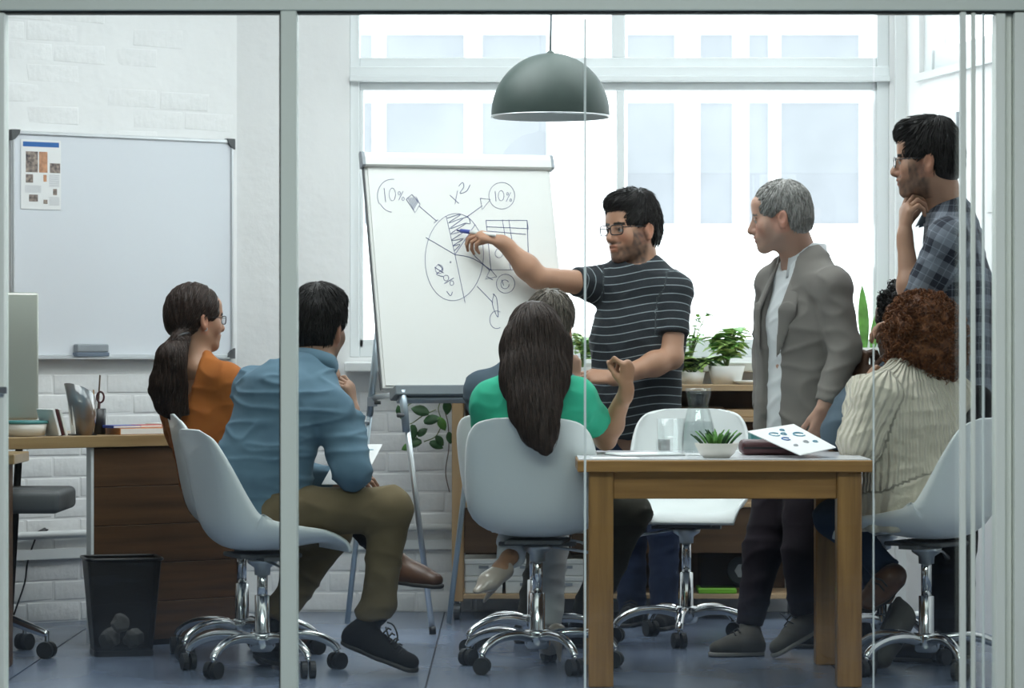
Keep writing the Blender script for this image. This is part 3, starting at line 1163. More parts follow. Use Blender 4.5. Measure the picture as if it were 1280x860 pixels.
# low basket with a dark lid
bk = empty('paper_tray', tuple(on_desk(30, .14)), angD)
tag(bk, 'beige tray with dark green rim next to the monitor', 'tray')
MB().lathe([(.02, .0), (.075, .002), (.085, .045), (.080, .045), (.07, .008), (.001, .006)], seg=24, cap=False).build('bowl', M['ceramic'], bk, True)
MB().lathe([(.086, .045), (.088, .05), (.086, .056), (.001, .056), ], seg=24, cap=False).build('lid', M['teal_cover'], bk, True)
for i_, (dx, mt) in enumerate(((0, 'paper'), (.013, 'maroon'), (.025, 'bone_white'))):
    o = MB().box((-.005, -.06, 0), (.005, .06, .10)).bevel(.001, 1).build('notebook', M[mt])
    p = on_desk(61 + i_ * 4, .12)
    o.location = (p[0] + .012, p[1], p[2] + .002)
    o.rotation_euler = (0, -.28, angD)
    tag(o, ['white', 'maroon', 'cream'][i_] + ' thin notebook leaning beside the beige tray', 'notebook', 'notebooks leaning on the desk')
# curved glossy holder
hd = empty('letter_holder', tuple(on_desk(103, .10)), angD - .15)
tag(hd, 'curved glossy brown holder with reflections standing on the oak desk', 'desk organiser')
bm = bmesh.new()
rows_ = []
N_ = 18
for i_ in range(N_ + 1):
    a = math.pi * (1.0 + .98 * i_ / N_)
    xx = .052 * math.cos(a)
    yy = .045 * math.sin(a)
    t = i_ / N_
    h = .19 * (1 - t ** 1.6) + .112 * t ** 1.6 + .012 * math.sin(math.pi * t)
    lo_ = [bm.verts.new((xx * .72 + .004, yy * .8, 0.0)), bm.verts.new((xx * 1.0, yy, h * .5)), bm.verts.new((xx * 1.04 - .018 * (1 - t), yy * 1.0, h))]
    rows_.append(lo_)
for i_ in range(N_):
    for j in range(2):
        bm.faces.new([rows_[i_][j], rows_[i_ + 1][j], rows_[i_ + 1][j + 1], rows_[i_][j + 1]])
bmesh.ops.recalc_face_normals(bm, faces=bm.faces[:])
bmesh.ops.solidify(bm, geom=bm.faces[:], thickness=.004)
me = bpy.data.meshes.new('body'); bm.to_mesh(me); bm.free()
me.polygons.foreach_set('use_smooth', [True] * len(me.polygons))
link_mesh('body', me, M['gloss_brown'], hd)
MB().box((-.045, -.03, 0), (.045, .03, .005)).build('base_plate', M['black_plastic'], hd)
MB().box((-.047, -.02, 0), (-.043, .02, .185), Matrix.Rotation(-.12, 3, 'Y')).build('white_insert', M['paper'], hd)
# pen cup with scissors and brush
pc = empty('pen_cup', tuple(on_desk(123, .17)), angD)
tag(pc, 'black pen cup behind the glossy holder', 'pen cup')
MB().lathe([(.001, 0), (.026, 0), (.028, .095), (.025, .095), (.024, .005), (.001, .004)], seg=20, cap=False).build('cup', M['black_plastic'], pc, True)
MB().box((-.05, -.02, 0), (-.03, .02, .11)).bevel(.003, 1).build('card_slot', M['black_plastic'], pc)
for nm, a_, b_, mt, lb in (('paint_brush', (0, 0, .01), (.012, 0, .215), 'stem_brown', 'dark thin brush standing in the black pen cup'),
                           ('pencil', (-.01, .005, .01), (-.012, .0, .16), 'pine', 'wooden pencil standing in the black pen cup'),):
    o = MB().tube([V(*a_), V(*b_)], [.0035, .003], 8).build(nm, M[mt])
    o.location = tuple(on_desk(121, .17) + V(0, 0, .005)); tag(o, lb, 'pencil' if nm == 'pencil' else 'brush')
sc_ = MB().tube([V(.012 + .013 * math.cos(a), 0, .135 + .020 * math.sin(a)) for a in np.linspace(0, 2 * math.pi, 17)[:-1]], .004, 6, True)
sc_.tube([V(.010, 0, .118), V(.004, 0, .012)], .0035, 6)
o = sc_.build('scissors', M['maroon'], None, True); o.location = tuple(on_desk(121, .165) + V(.002, -.004, .003)); tag(o, 'dark red handled scissors in the black pen cup', 'scissors')
# folders and books lying on the desk
items = [(173, .12, .22, .17, .024, 'orange_cover', 'orange brown folder at the bottom of the desk stack', 0.0),
         (150, .12, .12, .10, .010, 'blue_cover', 'thin dark blue booklet on the desk stack', .024),
         (182, .13, .10, .08, .010, 'red_cover', 'small red booklet on the desk stack', .024),
         (205, .16, .10, .1, .014, 'bone_white', 'cream booklet on the desk stack near the chair', .024)]
for (px, dn, w, dpt, t, mt, lb, z) in items:
    bk = empty('folder' if z == 0 else 'booklet', tuple(on_desk(px, dn) + V(0, 0, z)), angD + random.uniform(-.15, .15))
    tag(bk, lb, 'book', 'booklets stacked on the oak desk')
    MB().box((-w / 2, -dpt / 2, 0), (w / 2, dpt / 2, t)).bevel(.001, 1).build('cover', M[mt], bk)
    MB().box((-w / 2 + .003, -dpt / 2 - .0006, .002), (w / 2 - .003, dpt / 2 - .003, t - .002)).build('pages', M['paper'], bk)

# ------------------------------------------------------------------ waste bin
wbn = empty('waste_bin', ((152 - 640) / F * 11.50, 11.50, 0), .25)
tag(wbn, 'black mesh waste bin with crumpled paper in front of the desk', 'waste bin')


def bin_mat():
    m = bpy.data.materials.new('bin_mesh')
    m.use_nodes = True
    nt = m.node_tree
    b = nt.nodes['Principled BSDF']
    b.inputs['Base Color'].default_value = (.012, .012, .013, 1)
    b.inputs['Roughness'].default_value = .45
    tr = nt.nodes.new('ShaderNodeBsdfTransparent')
    mx = nt.nodes.new('ShaderNodeMixShader')
    mx.inputs[0].default_value = .20       # weave far too fine to see: part of it is open
    nt.links.new(b.outputs[0], mx.inputs[1])
    nt.links.new(tr.outputs[0], mx.inputs[2])
    nt.links.new(mx.outputs[0], nt.nodes['Material Output'].inputs[0])
    return m


def rrect(hw, hd_, r, z, n=5):
    out = []
    for cx, cy, a0 in ((hw - r, hd_ - r, 0), (-hw + r, hd_ - r, 90), (-hw + r, -hd_ + r, 180), (hw - r, -hd_ + r, 270)):
        for i in range(n + 1):
            a = math.radians(a0 + 90 * i / n)
            out.append((cx + r * math.cos(a), cy + r * math.sin(a), z))
    return out


def loft(rings, cap0=True, cap1=False):
    bm = bmesh.new()
    R = [[bm.verts.new(p) for p in ring] for ring in rings]
    n = len(R[0])
    for A, B in zip(R[:-1], R[1:]):
        for k_ in range(n):
            bm.faces.new([A[k_], A[(k_ + 1) % n], B[(k_ + 1) % n], B[k_]])
    if cap0: bm.faces.new(R[0][::-1])
    if cap1: bm.faces.new(R[-1])
    bmesh.ops.recalc_face_normals(bm, faces=bm.faces[:])
    return bm


bm = loft([rrect(.105, .085, .03, .015), rrect(.133, .11, .03, .345)], False)
me = bpy.data.meshes.new('mesh_wall'); bm.to_mesh(me); bm.free()
link_mesh('mesh_wall', me, bin_mat(), wbn)
bm = loft([rrect(.107, .087, .03, 0), rrect(.107, .087, .03, .02)], True, True)
me = bpy.data.meshes.new('bottom'); bm.to_mesh(me); bm.free()
link_mesh('bottom', me, M['black_plastic'], wbn)
MB().tube([V(*p) for p in rrect(.135, .112, .03, .347)], .006, 6, True).build('rim', M['black_plastic'], wbn, True)
for i_ in range(5):
    bm = bmesh.new()
    bmesh.ops.create_icosphere(bm, subdivisions=2, radius=.036)
    for v in bm.verts:
        v.co *= random.uniform(.7, 1.12)
    me = bpy.data.meshes.new('crumpled_paper'); bm.to_mesh(me); bm.free()
    o = link_mesh('crumpled_paper', me, M['paper'])
    dx_, dy_, dz_ = ((-.045, -.04, .058), (.042, -.042, .058), (-.042, .04, .058), (.045, .04, .058), (-.004, -.005, .112))[i_]
    o.location = (wbn.location[0] + dx_, wbn.location[1] + dy_, dz_)
    tag(o, 'crumpled white paper ball lying in the black waste bin', 'paper', 'paper balls in the waste bin')

# ------------------------------------------------------------------ office chair at the far left
oc = empty('office_chair', ((-38 - 640) / F * 11.42, 11.42, 0))
tag(oc, 'grey office chair with polished star base pushed under the oak desk', 'chair')
xr = (85 - 640) / F * 11.42 - oc.location[0]
MB().box((-.22, -.22, .52), (xr, .22, .60)).bevel(.02, 3).build('seat', M['dark_grey'], oc, True)
MB().lathe([(.03, .52), (.03, .3), (.04, .3), (.04, .1)], seg=20).build('gas_cylinder', M['black_plastic'], oc, True)
for k_ in range(5):
    a = 2 * math.pi * k_ / 5 - .25
    c_, s_2 = math.cos(a), math.sin(a)
    pts = [V(c_ * r, s_2 * r, z) for r, z in ((.03, .15), (.12, .145), (.24, .105), (.30, .085))]
    MB().tube(smooth_pts(pts, 4), [.024 - .011 * i / 12 for i in range(13)], 10).build('base_leg', M['chrome'], oc, True)
    cst = MB().tube([V(c_ * .295, s_2 * .295, .09), V(c_ * .295, s_2 * .295, .05)], .008, 8).build('castor', M['chrome'], oc)
    for sd in (-1, 1):
        wx, wy = c_ * .295 - s_2 * .016 * sd, s_2 * .295 + c_ * .016 * sd
        MB().tube([V(wx + s_2 * .009, wy - c_ * .009, .03), V(wx - s_2 * .009, wy + c_ * .009, .03)], .03, 18).build('wheel', M['rubber'], cst)

# ------------------------------------------------------------------ rolling shelf under the window
SX0, SX1, SY0, SY1 = (565 - 640) / F * 12.96, (1004 - 640) / F * 12.96, 12.92, 13.27
shf = empty('rolling_shelf', ((SX0 + SX1) / 2, (SY0 + SY1) / 2, 0))
tag(shf, 'pine shelf unit on castors with walnut panels under the window', 'shelf')
sc0 = shf.location.copy()


def spart(name, x0, x1, y0, y1, z0, z1, mt, bev=.002):
    m = MB().box((x0, y0, z0), (x1, y1, z1))
    if bev: m.bevel(bev, 1)
    o = m.build(name, M[mt], shf)
    o.data.transform(Matrix.Translation(-sc0))
    return o


ST = .950
for x in (SX0, SX1 - .045):
    for y in (SY0, SY1 - .045):
        spart('post', x, x + .045, y, y + .045, .075, ST - .025, 'pine')
spart('top_board', SX0 - .01, SX1 + .01, SY0 - .01, SY1, ST - .025, ST, 'pine_x')
for z in (.455, .085):
    spart('shelf_board', SX0 + .045, SX1 - .045, SY0 + .005, SY1 - .005, z, z + .02, 'pine_x')
spart('shelf_board', SX0 + .62, SX1 - .045, SY0 + .005, SY1 - .005, .80, .818, 'pine_x')
for x0, x1 in ((SX0 + .05, SX0 + .48), (SX0 + .485, SX0 + .92), (SX0 + .925, SX1 - .05)):
    spart('drawer_front', x0, x1, SY0 + .012, SY0 + .03, .27, .453, 'walnut')
    spart('back_panel', x0, x1, SY1 - .02, SY1 - .008, .105, .27, 'walnut', 0)
    spart('back_panel', x0, x1, SY1 - .02, SY1 - .008, .475, ST - .025, 'walnut', 0)
for x in (SX0 + .02, SX1 - .025):
    for y in (SY0 + .02, SY1 - .025):
        o = MB().tube([V(x, y, .08), V(x, y, .05)], .01, 8).tube([V(x - .012, y, .033), V(x + .012, y, .033)], .033, 16).build('castor', M['dark_grey'], shf)
        o.data.transform(Matrix.Translation(-sc0))


def at_shelf(px, z, y):
    return V((px - 640) / F * y, y, z)


def box_thing(name, px0, px1, z0, z1, y0, y1, mt, label, cat, group=None, lid=True):
    p0, p1 = (px0 - 640) / F * y0, (px1 - 640) / F * y0
    t = empty(name, ((p0 + p1) / 2, (y0 + y1) / 2, z0))
    w, d_ = (p1 - p0) / 2, (y1 - y0) / 2
    MB().box((-w, -d_, 0), (w, d_, z1 - z0 - (.02 if lid else 0))).bevel(.003, 1).build('body', M[mt], t)
    if lid:
        MB().box((-w - .003, -d_ - .003, z1 - z0 - .02), (w + .003, d_, z1 - z0)).bevel(.003, 1).build('lid', M[mt], t)
        MB().box((-.02, -d_ - .0045, (z1 - z0) * .45), (.02, -d_, (z1 - z0) * .62)).build('label_holder', M['grey_plastic'], t)
    tag(t, label, cat, group)
    return t


for px0, px1, nm in ((581, 628, 'leftmost'), (632, 680, 'middle'), (684, 735, 'rightmost')):
    pos = {'leftmost': 'beside the pine post', 'middle': 'between two other storage boxes', 'rightmost': 'behind the table leg'}[nm]
    box_thing('storage_box', px0, px1, .106, .175, SY0 + .02, SY1 - .03, 'bone_white', 'white storage box in the lower row of the shelf ' + pos, 'box', 'white storage boxes on the shelf')
    box_thing('storage_box', px0, px1, .176, .245, SY0 + .02, SY1 - .03, 'bone_white', 'white storage box in the upper row of the shelf ' + pos, 'box', 'white storage boxes on the shelf')
bt = empty('plastic_tub', tuple(at_shelf(910, .128, SY0 + .14)))
tag(bt, 'clear plastic tub holding a white hexagon reel on the low shelf', 'tub')
MB().box((-.118, -.11, 0), (.118, .11, .145)).bevel(.006, 2).build('tub_body', glass_mat('tub_plastic', (.62, .64, .66), .8, .15), bt)
m = MB().lathe([(.001, -.01), (.055, -.01), (.06, 0), (.055, .01), (.001, .01)], seg=24, cap=False)
o = m.build('reel', M['dark_grey'], bt); o.rotation_euler = (math.pi / 2, 0, 0); o.location = (.05, -.08, .068)
m = MB().slab([(.03 * math.cos(a), .03 * math.sin(a), 0) for a in np.linspace(0, 2 * math.pi, 7)[:-1]], (0, 0, .004))
o = m.build('hexagon_cap', M['bone_white'], bt); o.rotation_euler = (math.pi / 2, 0, 0); o.location = (.05, -.091, .068)
box_thing('green_book', 873, 921, .106, .127, SY0 + .005, SY0 + .2, 'green_lime', 'lime green book lying under the clear plastic tub', 'book', None, False)
# wooden things inside the upper compartment
for px0, px1, z0, z1, lb in ((848, 905, .819, .86, 'dark stained wooden block on the upper shelf behind the carafe'), (908, 948, .819, .85, 'pale pine block on the upper shelf beside the grey suit'), ):
    box_thing('wooden_block', px0, px1, z0, z1, SY0 + .03, SY0 + .25, 'walnut' if px0 < 900 else 'pine_x', lb, 'block', None, False)
box_thing('storage_crate', 588, 700, .476, .70, SY0 + .03, SY1 - .04, 'walnut', 'brown wooden crate on the middle shelf by the pine post', 'crate', None, False)

# ------------------------------------------------------------------ plants
def planter(px, y, z, r, h, label, mt='bone_white', cat='potted plant'):
    t = empty('potted_plant', tuple(at_shelf(px, z, y)))
    tag(t, label, cat)
    MB().lathe([(.001, 0), (r * .78, 0), (r, h), (r * .9, h), (r * .86, h * .82), (.001, h * .8)], seg=24, cap=False).build('pot', M[mt], t, True)
    return t


def bush(t, z0, n, spread, height, L, w, mats, lean=(0, 0), stems=8, curve=.35):
    for i in range(stems):
        a = random.uniform(0, 2 * math.pi)
        tip = V(math.cos(a) * spread * random.uniform(.3, 1) + lean[0], math.sin(a) * spread * .5 + lean[1], z0 + height * random.uniform(.4, 1))
        b0 = V(0, 0, z0)
        mid = (b0 + tip) / 2 + V(0, 0, height * .15)
        pts = smooth_pts([b0, mid, tip], 5)
        MB().tube(pts, [.0028 - .0015 * k_ / len(pts) for k_ in range(len(pts))], 5).build('stem', M['stem'], t, True)
        for k_ in range(n):
            q_ = pts[random.randrange(3, len(pts))]
            a2 = random.uniform(0, 2 * math.pi)
            leaf_obj('leaf', q_, (math.cos(a2), math.sin(a2) * .7, random.uniform(-.1, .7)), (0, 0, 1), L * random.uniform(.6, 1.1), w * random.uniform(.7, 1.1), random.choice(mats), t, curve, .0008, 4)


pl = planter(908, 13.08, ST, .075, .075, 'bushy light green plant in white pot on the shelf top')
bush(pl, .05, 10, .085, .20, .07, .055, ['leaf_light', 'leaf', 'leaf_light'], (.03, 0), 12)
pl = planter(866, 13.06, ST, .05, .05, 'low plant with broad round leaves beside the presenter')
bush(pl, .04, 8, .10, .07, .08, .06, ['leaf_light', 'leaf', 'leaf_dark'], (0, 0), 8)
pl = planter(862, 13.22, ST, .05, .09, 'tall thin plant with small yellow green leaves behind the presenter')
bush(pl, .08, 9, .05, .25, .03, .018, ['leaf_light', 'leaf'], (.03, 0), 9)
pl = planter(728, 13.10, ST, .07, .07, 'bushy green plant on the shelf behind the seated man')
bush(pl, .06, 7, .06, .18, .06, .04, ['leaf', 'leaf_light'], (0, 0), 9)
dsh = MB().lathe([(.001, 0), (.035, .0), (.055, .014), (.052, .016), (.033, .004), (.001, .004)], seg=28, cap=False).build('white_dish', M['bone_white'], None, True)
dsh.location = tuple(at_shelf(934, ST, 13.02)); tag(dsh, 'shallow white dish on the shelf beside the leafy plant', 'dish')
# sansevieria at the window behind the man in the suit
pl = planter(1083, 13.27, 1.04, .05, .06, 'upright snake plant on the window sill behind the grey suit')
for a, L in ((-.10, .34), (.45, .26)):
    leaf_obj('leaf', (a * .05, 0, .05), (a * .5, .02, 1), (0, 1, .1), L * .8, .045, 'leaf', pl, .05, .0012, 7)
# trailing vine from the left end of the shelf
vn = empty('trailing_vine', tuple(at_shelf(548, ST, 13.10)))
tag(vn, 'trailing vine with dark heart leaves hanging behind the flip chart', 'potted plant')
vo = V(*vn.location)
MB().lathe([(.001, 0), (.045, 0), (.055, .08), (.05, .08), (.045, .07), (.001, .065)], (.07, 0, 0), 20, False).build('pot', M['bone_white'], vn, True)
vp = [[(562, 484), (556, 492), (548, 510), (552, 528), (545, 545), (530, 552)], [(562, 486), (535, 500), (512, 505), (507, 520), (516, 540), (522, 548)], [(562, 486), (555, 505), (560, 530), (561, 560), (557, 590), (562, 615)],
      [(545, 512), (528, 520), (512, 530), (500, 522)]]
for st in vp:
    pts = smooth_pts([P(x, y, 13.0 + .01 * random.random()) - vo for x, y in st], 5)
    MB().tube(pts, .0022, 5).build('stem', M['stem_brown'] if st[3][1] > 528 and st[0][0] == 562 and st[5][1] > 600 else M['stem'], vn, True)
for x, y, a, L in ((517, 531, -100, .07), (510, 523, 150, .05), (530, 528, 20, .07), (536, 517, 160, .075), (548, 522, -60, .06), (527, 552, 190, .07), (537, 553, -20, .06), (516, 556, 200, .05), (559, 500, -90, .06), (500, 520, 100, .045), (545, 545, -50, .05), (561, 540, -80, .05), (522, 545, 40, .05)):
    r_ = math.radians(a)
    leaf_obj('leaf', P(x, y, 12.98) - vo, (math.cos(r_), -.15, math.sin(r_)), (0, -1, .4), L, L * .62, random.choice(['leaf_dark', 'leaf', 'leaf_dark']), vn, .2, .0008, 5)

# papers on the right wall
for u0, u1, z0, z1, lb in ((.42, .72, 1.80, 2.03, 'white framed sheet on the right wall above the plaid shirt'), (1.05, 1.45, 1.62, 1.93, 'pale poster on the right wall beside the glass door')):
    pp = empty('wall_paper', tuple(RW(u0, z0, .003)))
    tag(pp, lb, 'poster')
    m = MB(); m.hexa([tuple(RW(u, z, n) - V(*pp.location)) for z in (z0, z1) for (u, n) in ((u0, .002), (u1, .002), (u1, .006), (u0, .006))])
    m.build('sheet', M['paper'], pp)
    m = MB(); m.hexa([tuple(RW(u, z, n) - V(*pp.location)) for z in (z0, z1) for (u, n) in ((u1, .002), (u1 + .012, .002), (u1 + .012, .016), (u1, .016))])
    m.build('frame_edge', M['grey_plastic'], pp)
# ------------------------------------------------------------------ soft shapes for people: blended solids, meshed
class Soft:
    def __init__(s):
        s.pr = []

    def cone(s, a, b, ra, rb, k=.02, flat=None, cap0=False, cap1=False, tag=0, op='add', uv=None):
        a, b = np.asarray(a, float), np.asarray(b, float)
        ab = b - a
        L2 = float(np.dot(ab, ab)) + 1e-9
        L = math.sqrt(L2)
        if flat is not None:
            fn_, q = unit(flat[0]), flat[1]

        def f(p):
            w = p - a
            t = w @ ab / L2
            tc = np.clip(t, 0, 1)
            w = w - tc[:, None] * ab
            if flat is not None:
                c = w @ fn_
                w = w + np.outer(c * (1 / q - 1), fn_)
            d = np.sqrt((w * w).sum(1)) - (ra + (rb - ra) * tc)
            if flat is not None and q < 1:
                d = d * (.5 + .5 * q)
            if cap1: d = np.maximum(d, (t - 1) * L)
            if cap0: d = np.maximum(d, -t * L)
            return d
        R = max(ra, rb) * (max(1, flat[1]) if flat is not None else 1) + k + .012
        s.pr.append(dict(f=f, lo=np.minimum(a, b) - R, hi=np.maximum(a, b) + R, k=k, tag=tag, op=op, ax=(a, ab / L, L), uv=uv))
        return s

    def chain(s, pts, rr, k=.02, **kw):
        for i in range(len(pts) - 1):
            s.cone(pts[i], pts[i + 1], rr[i], rr[i + 1], k, **kw)
        return s

    def ell(s, c, ax, r, k=.02, tag=0, op='add'):
        c = np.asarray(c, float)
        A = np.array([unit(v) for v in ax])
        r = np.asarray(r, float)

        def f(p):
            q = (p - c) @ A.T
            k0 = np.sqrt(((q / r) ** 2).sum(1))
            k1 = np.sqrt(((q / (r * r)) ** 2).sum(1)) + 1e-9
            return k0 * (k0 - 1) / k1
        R = r.max() + k + .012
        s.pr.append(dict(f=f, lo=c - R, hi=c + R, k=k, tag=tag, op=op, ax=(c, A[2], r[2]), uv=None))
        return s

    def half(s, p0, n, k=.004):
        """remove what lies beyond the plane, on the side n points to"""
        p0, n = np.asarray(p0, float), unit(n)

        def f(p):
            return -((p - p0) @ n)
        s.pr.append(dict(f=f, lo=None, hi=None, k=k, tag=-1, op='sub', ax=None, uv=None))
        return s

    def mesh(s, h):
        adds = [p for p in s.pr if p['op'] == 'add']
        lo = np.min([p['lo'] for p in adds], 0) - 2 * h
        hi = np.max([p['hi'] for p in adds], 0) + 2 * h
        n = np.ceil((hi - lo) / h).astype(int) + 1
        G = np.full(n, .08)
        gx = [lo[i] + h * np.arange(n[i]) for i in range(3)]
        for p in s.pr:
            if p['lo'] is None:
                i0, i1 = np.zeros(3, int), n
            else:
                i0 = np.clip(np.floor((p['lo'] - lo) / h).astype(int), 0, n)
                i1 = np.clip(np.ceil((p['hi'] - lo) / h).astype(int) + 1, 0, n)
            if (i1 <= i0).any(): continue
            sl = tuple(slice(i0[i], i1[i]) for i in range(3))
            X, Y, Z = np.meshgrid(gx[0][sl[0]], gx[1][sl[1]], gx[2][sl[2]], indexing='ij')
            d = p['f'](np.stack([X.ravel(), Y.ravel(), Z.ravel()], 1)).reshape(X.shape)
            g = G[sl]
            k = p['k']
            if p['op'] == 'add':
                hh = np.maximum(k - np.abs(g - d), 0) / k
                G[sl] = np.minimum(g, d) - hh * hh * k * .25
            else:
                d = -d
                hh = np.maximum(k - np.abs(g - d), 0) / k
                G[sl] = np.maximum(g, d) + hh * hh * k * .25
        return nets(G, lo, h)

    def near(s, V_):
        best = np.full(len(V_), 1e9)
        idx = np.zeros(len(V_), int)
        for i, p in enumerate(s.pr):
            if p['op'] != 'add': continue
            d = p['f'](V_)
            m = d < best
            best[m] = d[m]
            idx[m] = i
        return idx


def nets(G, lo, h):
    ins = G < 0
    n = np.array(G.shape)
    c = np.zeros(n - 1, np.int8)
    for dx in (0, 1):
        for dy in (0, 1):
            for dz in (0, 1):
                c += ins[dx:n[0] - 1 + dx, dy:n[1] - 1 + dy, dz:n[2] - 1 + dz]
    mix = (c > 0) & (c < 8)
    ijk = np.argwhere(mix)
    idx = np.full(n - 1, -1, np.int64)
    idx[mix] = np.arange(len(ijk))
    cor = [(a, b_, e) for a in (0, 1) for b_ in (0, 1) for e in (0, 1)]
    val = np.stack([G[ijk[:, 0] + a, ijk[:, 1] + b_, ijk[:, 2] + e] for a, b_, e in cor], 1)
    pos = np.zeros((len(ijk), 3))
    cnt = np.zeros(len(ijk))
    for i in range(8):
        for j in range(i + 1, 8):
            di = np.array(cor[j]) - np.array(cor[i])
            if np.abs(di).sum() != 1: continue
            a, b_ = val[:, i], val[:, j]
            m = (a < 0) != (b_ < 0)
            t = np.where(m, a / np.where(m, a - b_, 1), 0)
            pos[m] += np.array(cor[i])[None] + t[m, None] * di[None]
            cnt[m] += 1
    verts = (ijk + pos / cnt[:, None]) * h + lo
    faces = []
    for ax in range(3):
        u, v = (ax + 1) % 3, (ax + 2) % 3
        sl0 = [slice(None)] * 3
        sl1 = [slice(None)] * 3
        sl0[ax] = slice(0, n[ax] - 1)
        sl1[ax] = slice(1, n[ax])
        A, B = ins[tuple(sl0)], ins[tuple(sl1)]
        e = np.argwhere(A != B)
        e = e[(e[:, u] > 0) & (e[:, v] > 0) & (e[:, u] < n[u] - 1) & (e[:, v] < n[v] - 1)]
        if not len(e): continue
        s_ = A[tuple(e.T)]

        def cell(du, dv):
            q = e.copy()
            q[:, u] -= du
            q[:, v] -= dv
            return idx[tuple(q.T)]
        q = np.stack([cell(1, 1), cell(0, 1), cell(0, 0), cell(1, 0)], 1)
        q[~s_] = q[~s_][:, ::-1]
        faces.append(q)
    return verts, np.concatenate(faces)


def np_mesh(name, V_, Fq, cols=None, cl=None, origin=None):
    me = bpy.data.meshes.new(name)
    V_ = V_ - (np.asarray(origin) if origin is not None else 0)
    me.vertices.add(len(V_))
    me.vertices.foreach_set('co', V_.astype(np.float32).ravel())
    me.loops.add(len(Fq) * 4)
    me.loops.foreach_set('vertex_index', Fq.astype(np.int32).ravel())
    me.polygons.add(len(Fq))
    me.polygons.foreach_set('loop_start', np.arange(0, len(Fq) * 4, 4, dtype=np.int32))
    me.polygons.foreach_set('use_smooth', np.ones(len(Fq), bool))
    me.update(calc_edges=True)
    me.validate()
    if cols is not None:
        a = me.attributes.new('col', 'FLOAT_COLOR', 'POINT')
        c4 = np.ones((len(V_), 4), np.float32)
        c4[:, :3] = cols
        a.data.foreach_set('color', c4.ravel())
    if cl is not None:
        a = me.attributes.new('cl', 'FLOAT_VECTOR', 'POINT')
        a.data.foreach_set('vector', cl.astype(np.float32).ravel())
    return me


def vnormals(V_, Fq):
    n = np.cross(V_[Fq[:, 2]] - V_[Fq[:, 0]], V_[Fq[:, 3]] - V_[Fq[:, 1]])
    N = np.zeros_like(V_)
    for j in range(4):
        np.add.at(N, Fq[:, j], n)
    return N / (np.linalg.norm(N, axis=1)[:, None] + 1e-12)


_ph = rng.uniform(0, 6.28, (40,))
_kd = rng.normal(size=(40, 3))
_kd /= np.linalg.norm(_kd, axis=1)[:, None]


def wob(V_, freq, seed=0, n=7):
    """smooth pseudo noise, about -1..1"""
    out = np.zeros(len(V_))
    for i in range(n):
        j = (seed * 5 + i) % 40
        out += np.sin(V_ @ (_kd[j] * freq * (.7 + .12 * i)) + _ph[j] + 1.3 * np.sin(V_ @ (_kd[(j + 9) % 40] * freq * .6) + _ph[(j + 3) % 40]))
    return out / n * 1.6


def relax(V_, Fq, it=1):
    for _ in range(it):
        S = np.zeros_like(V_)
        C = np.zeros(len(V_))
        for j in range(4):
            for q in (1, 3):
                np.add.at(S, Fq[:, j], V_[Fq[:, (j + q) % 4]])
                np.add.at(C, Fq[:, j], 1)
        V_ = V_ * .5 + .5 * S / np.maximum(C, 1)[:, None]
    return V_


def locks(V_, Fq, n, L, r, flow, lift=.3, drop=.25, keep=None, curl=0.0, nseg=4, jit=.35):
    """tapered hair locks growing from a surface along the direction field flow(P)"""
    N = vnormals(V_, Fq)
    ok = np.arange(len(V_)) if keep is None else np.where(keep(V_))[0]
    ix = rng.choice(ok, n)
    p0, nn = V_[ix], N[ix]
    t = flow(p0)
    t = t + rng.normal(size=t.shape) * jit
    t = t - nn * (t * nn).sum(1)[:, None]
    t /= np.linalg.norm(t, axis=1)[:, None] + 1e-9
    b_ = np.cross(nn, t)
    LL = L * rng.uniform(.6, 1.25, n)[:, None]
    rr_ = r * rng.uniform(.7, 1.3, n)[:, None]
    rings = []
    ph = rng.uniform(0, 6.28, n)[:, None]
    if not curl:
        from mathutils.kdtree import KDTree
        kd = KDTree(len(V_))
        for i, v in enumerate(V_): kd.insert(v, i)
        kd.balance()
    c, dirs = p0 - nn * r * .3, t
    hold = c.copy()
    for k in range(nseg + 1):
        s_ = k / nseg
        rad = rr_ * (1 - s_ ** 2 * .9)
        if curl:
            a = ph + s_ * 11.0
            c = p0 + t * LL * s_ * .55 + nn * (curl * .8 + curl * np.cos(a)) + b_ * curl * np.sin(a)
        elif k > 0:
            c = hold + dirs * LL / nseg
            jx = np.array([kd.find(v)[1] for v in c])
            n2 = N[jx]
            q = V_[jx]
            c = c - n2 * ((c - q) * n2).sum(1)[:, None]           # back onto the surface
            nn = n2
            f2 = flow(c)
            f2 = f2 / (np.linalg.norm(f2, axis=1)[:, None] + 1e-9) + dirs * 1.2
            f2 = f2 - nn * (f2 * nn).sum(1)[:, None]
            dirs = f2 / (np.linalg.norm(f2, axis=1)[:, None] + 1e-9)
            b_ = np.cross(nn, dirs)
            hold = c.copy()
            c = c + nn * (lift * LL * s_ * s_ + r * .35)
        rings.append([c + nn * rad * .8, c + b_ * rad - nn * rad * .4, c - b_ * rad - nn * rad * .4])
    P_ = np.stack([np.stack(q, 1) for q in rings], 1)            # n, seg+1, 3, xyz
    base = np.arange(n)[:, None, None] * (nseg + 1) * 3
    fs = []
    for k in range(nseg):
        for j in range(3):
            a, b2 = k * 3 + j, k * 3 + (j + 1) % 3
            fs.append(np.stack([a + 0 * base[:, 0, 0], b2 + 0 * base[:, 0, 0], b2 + 3 + 0 * base[:, 0, 0], a + 3 + 0 * base[:, 0, 0]], 1) + base[:, :, 0])
    return P_.reshape(-1, 3), np.concatenate(fs)


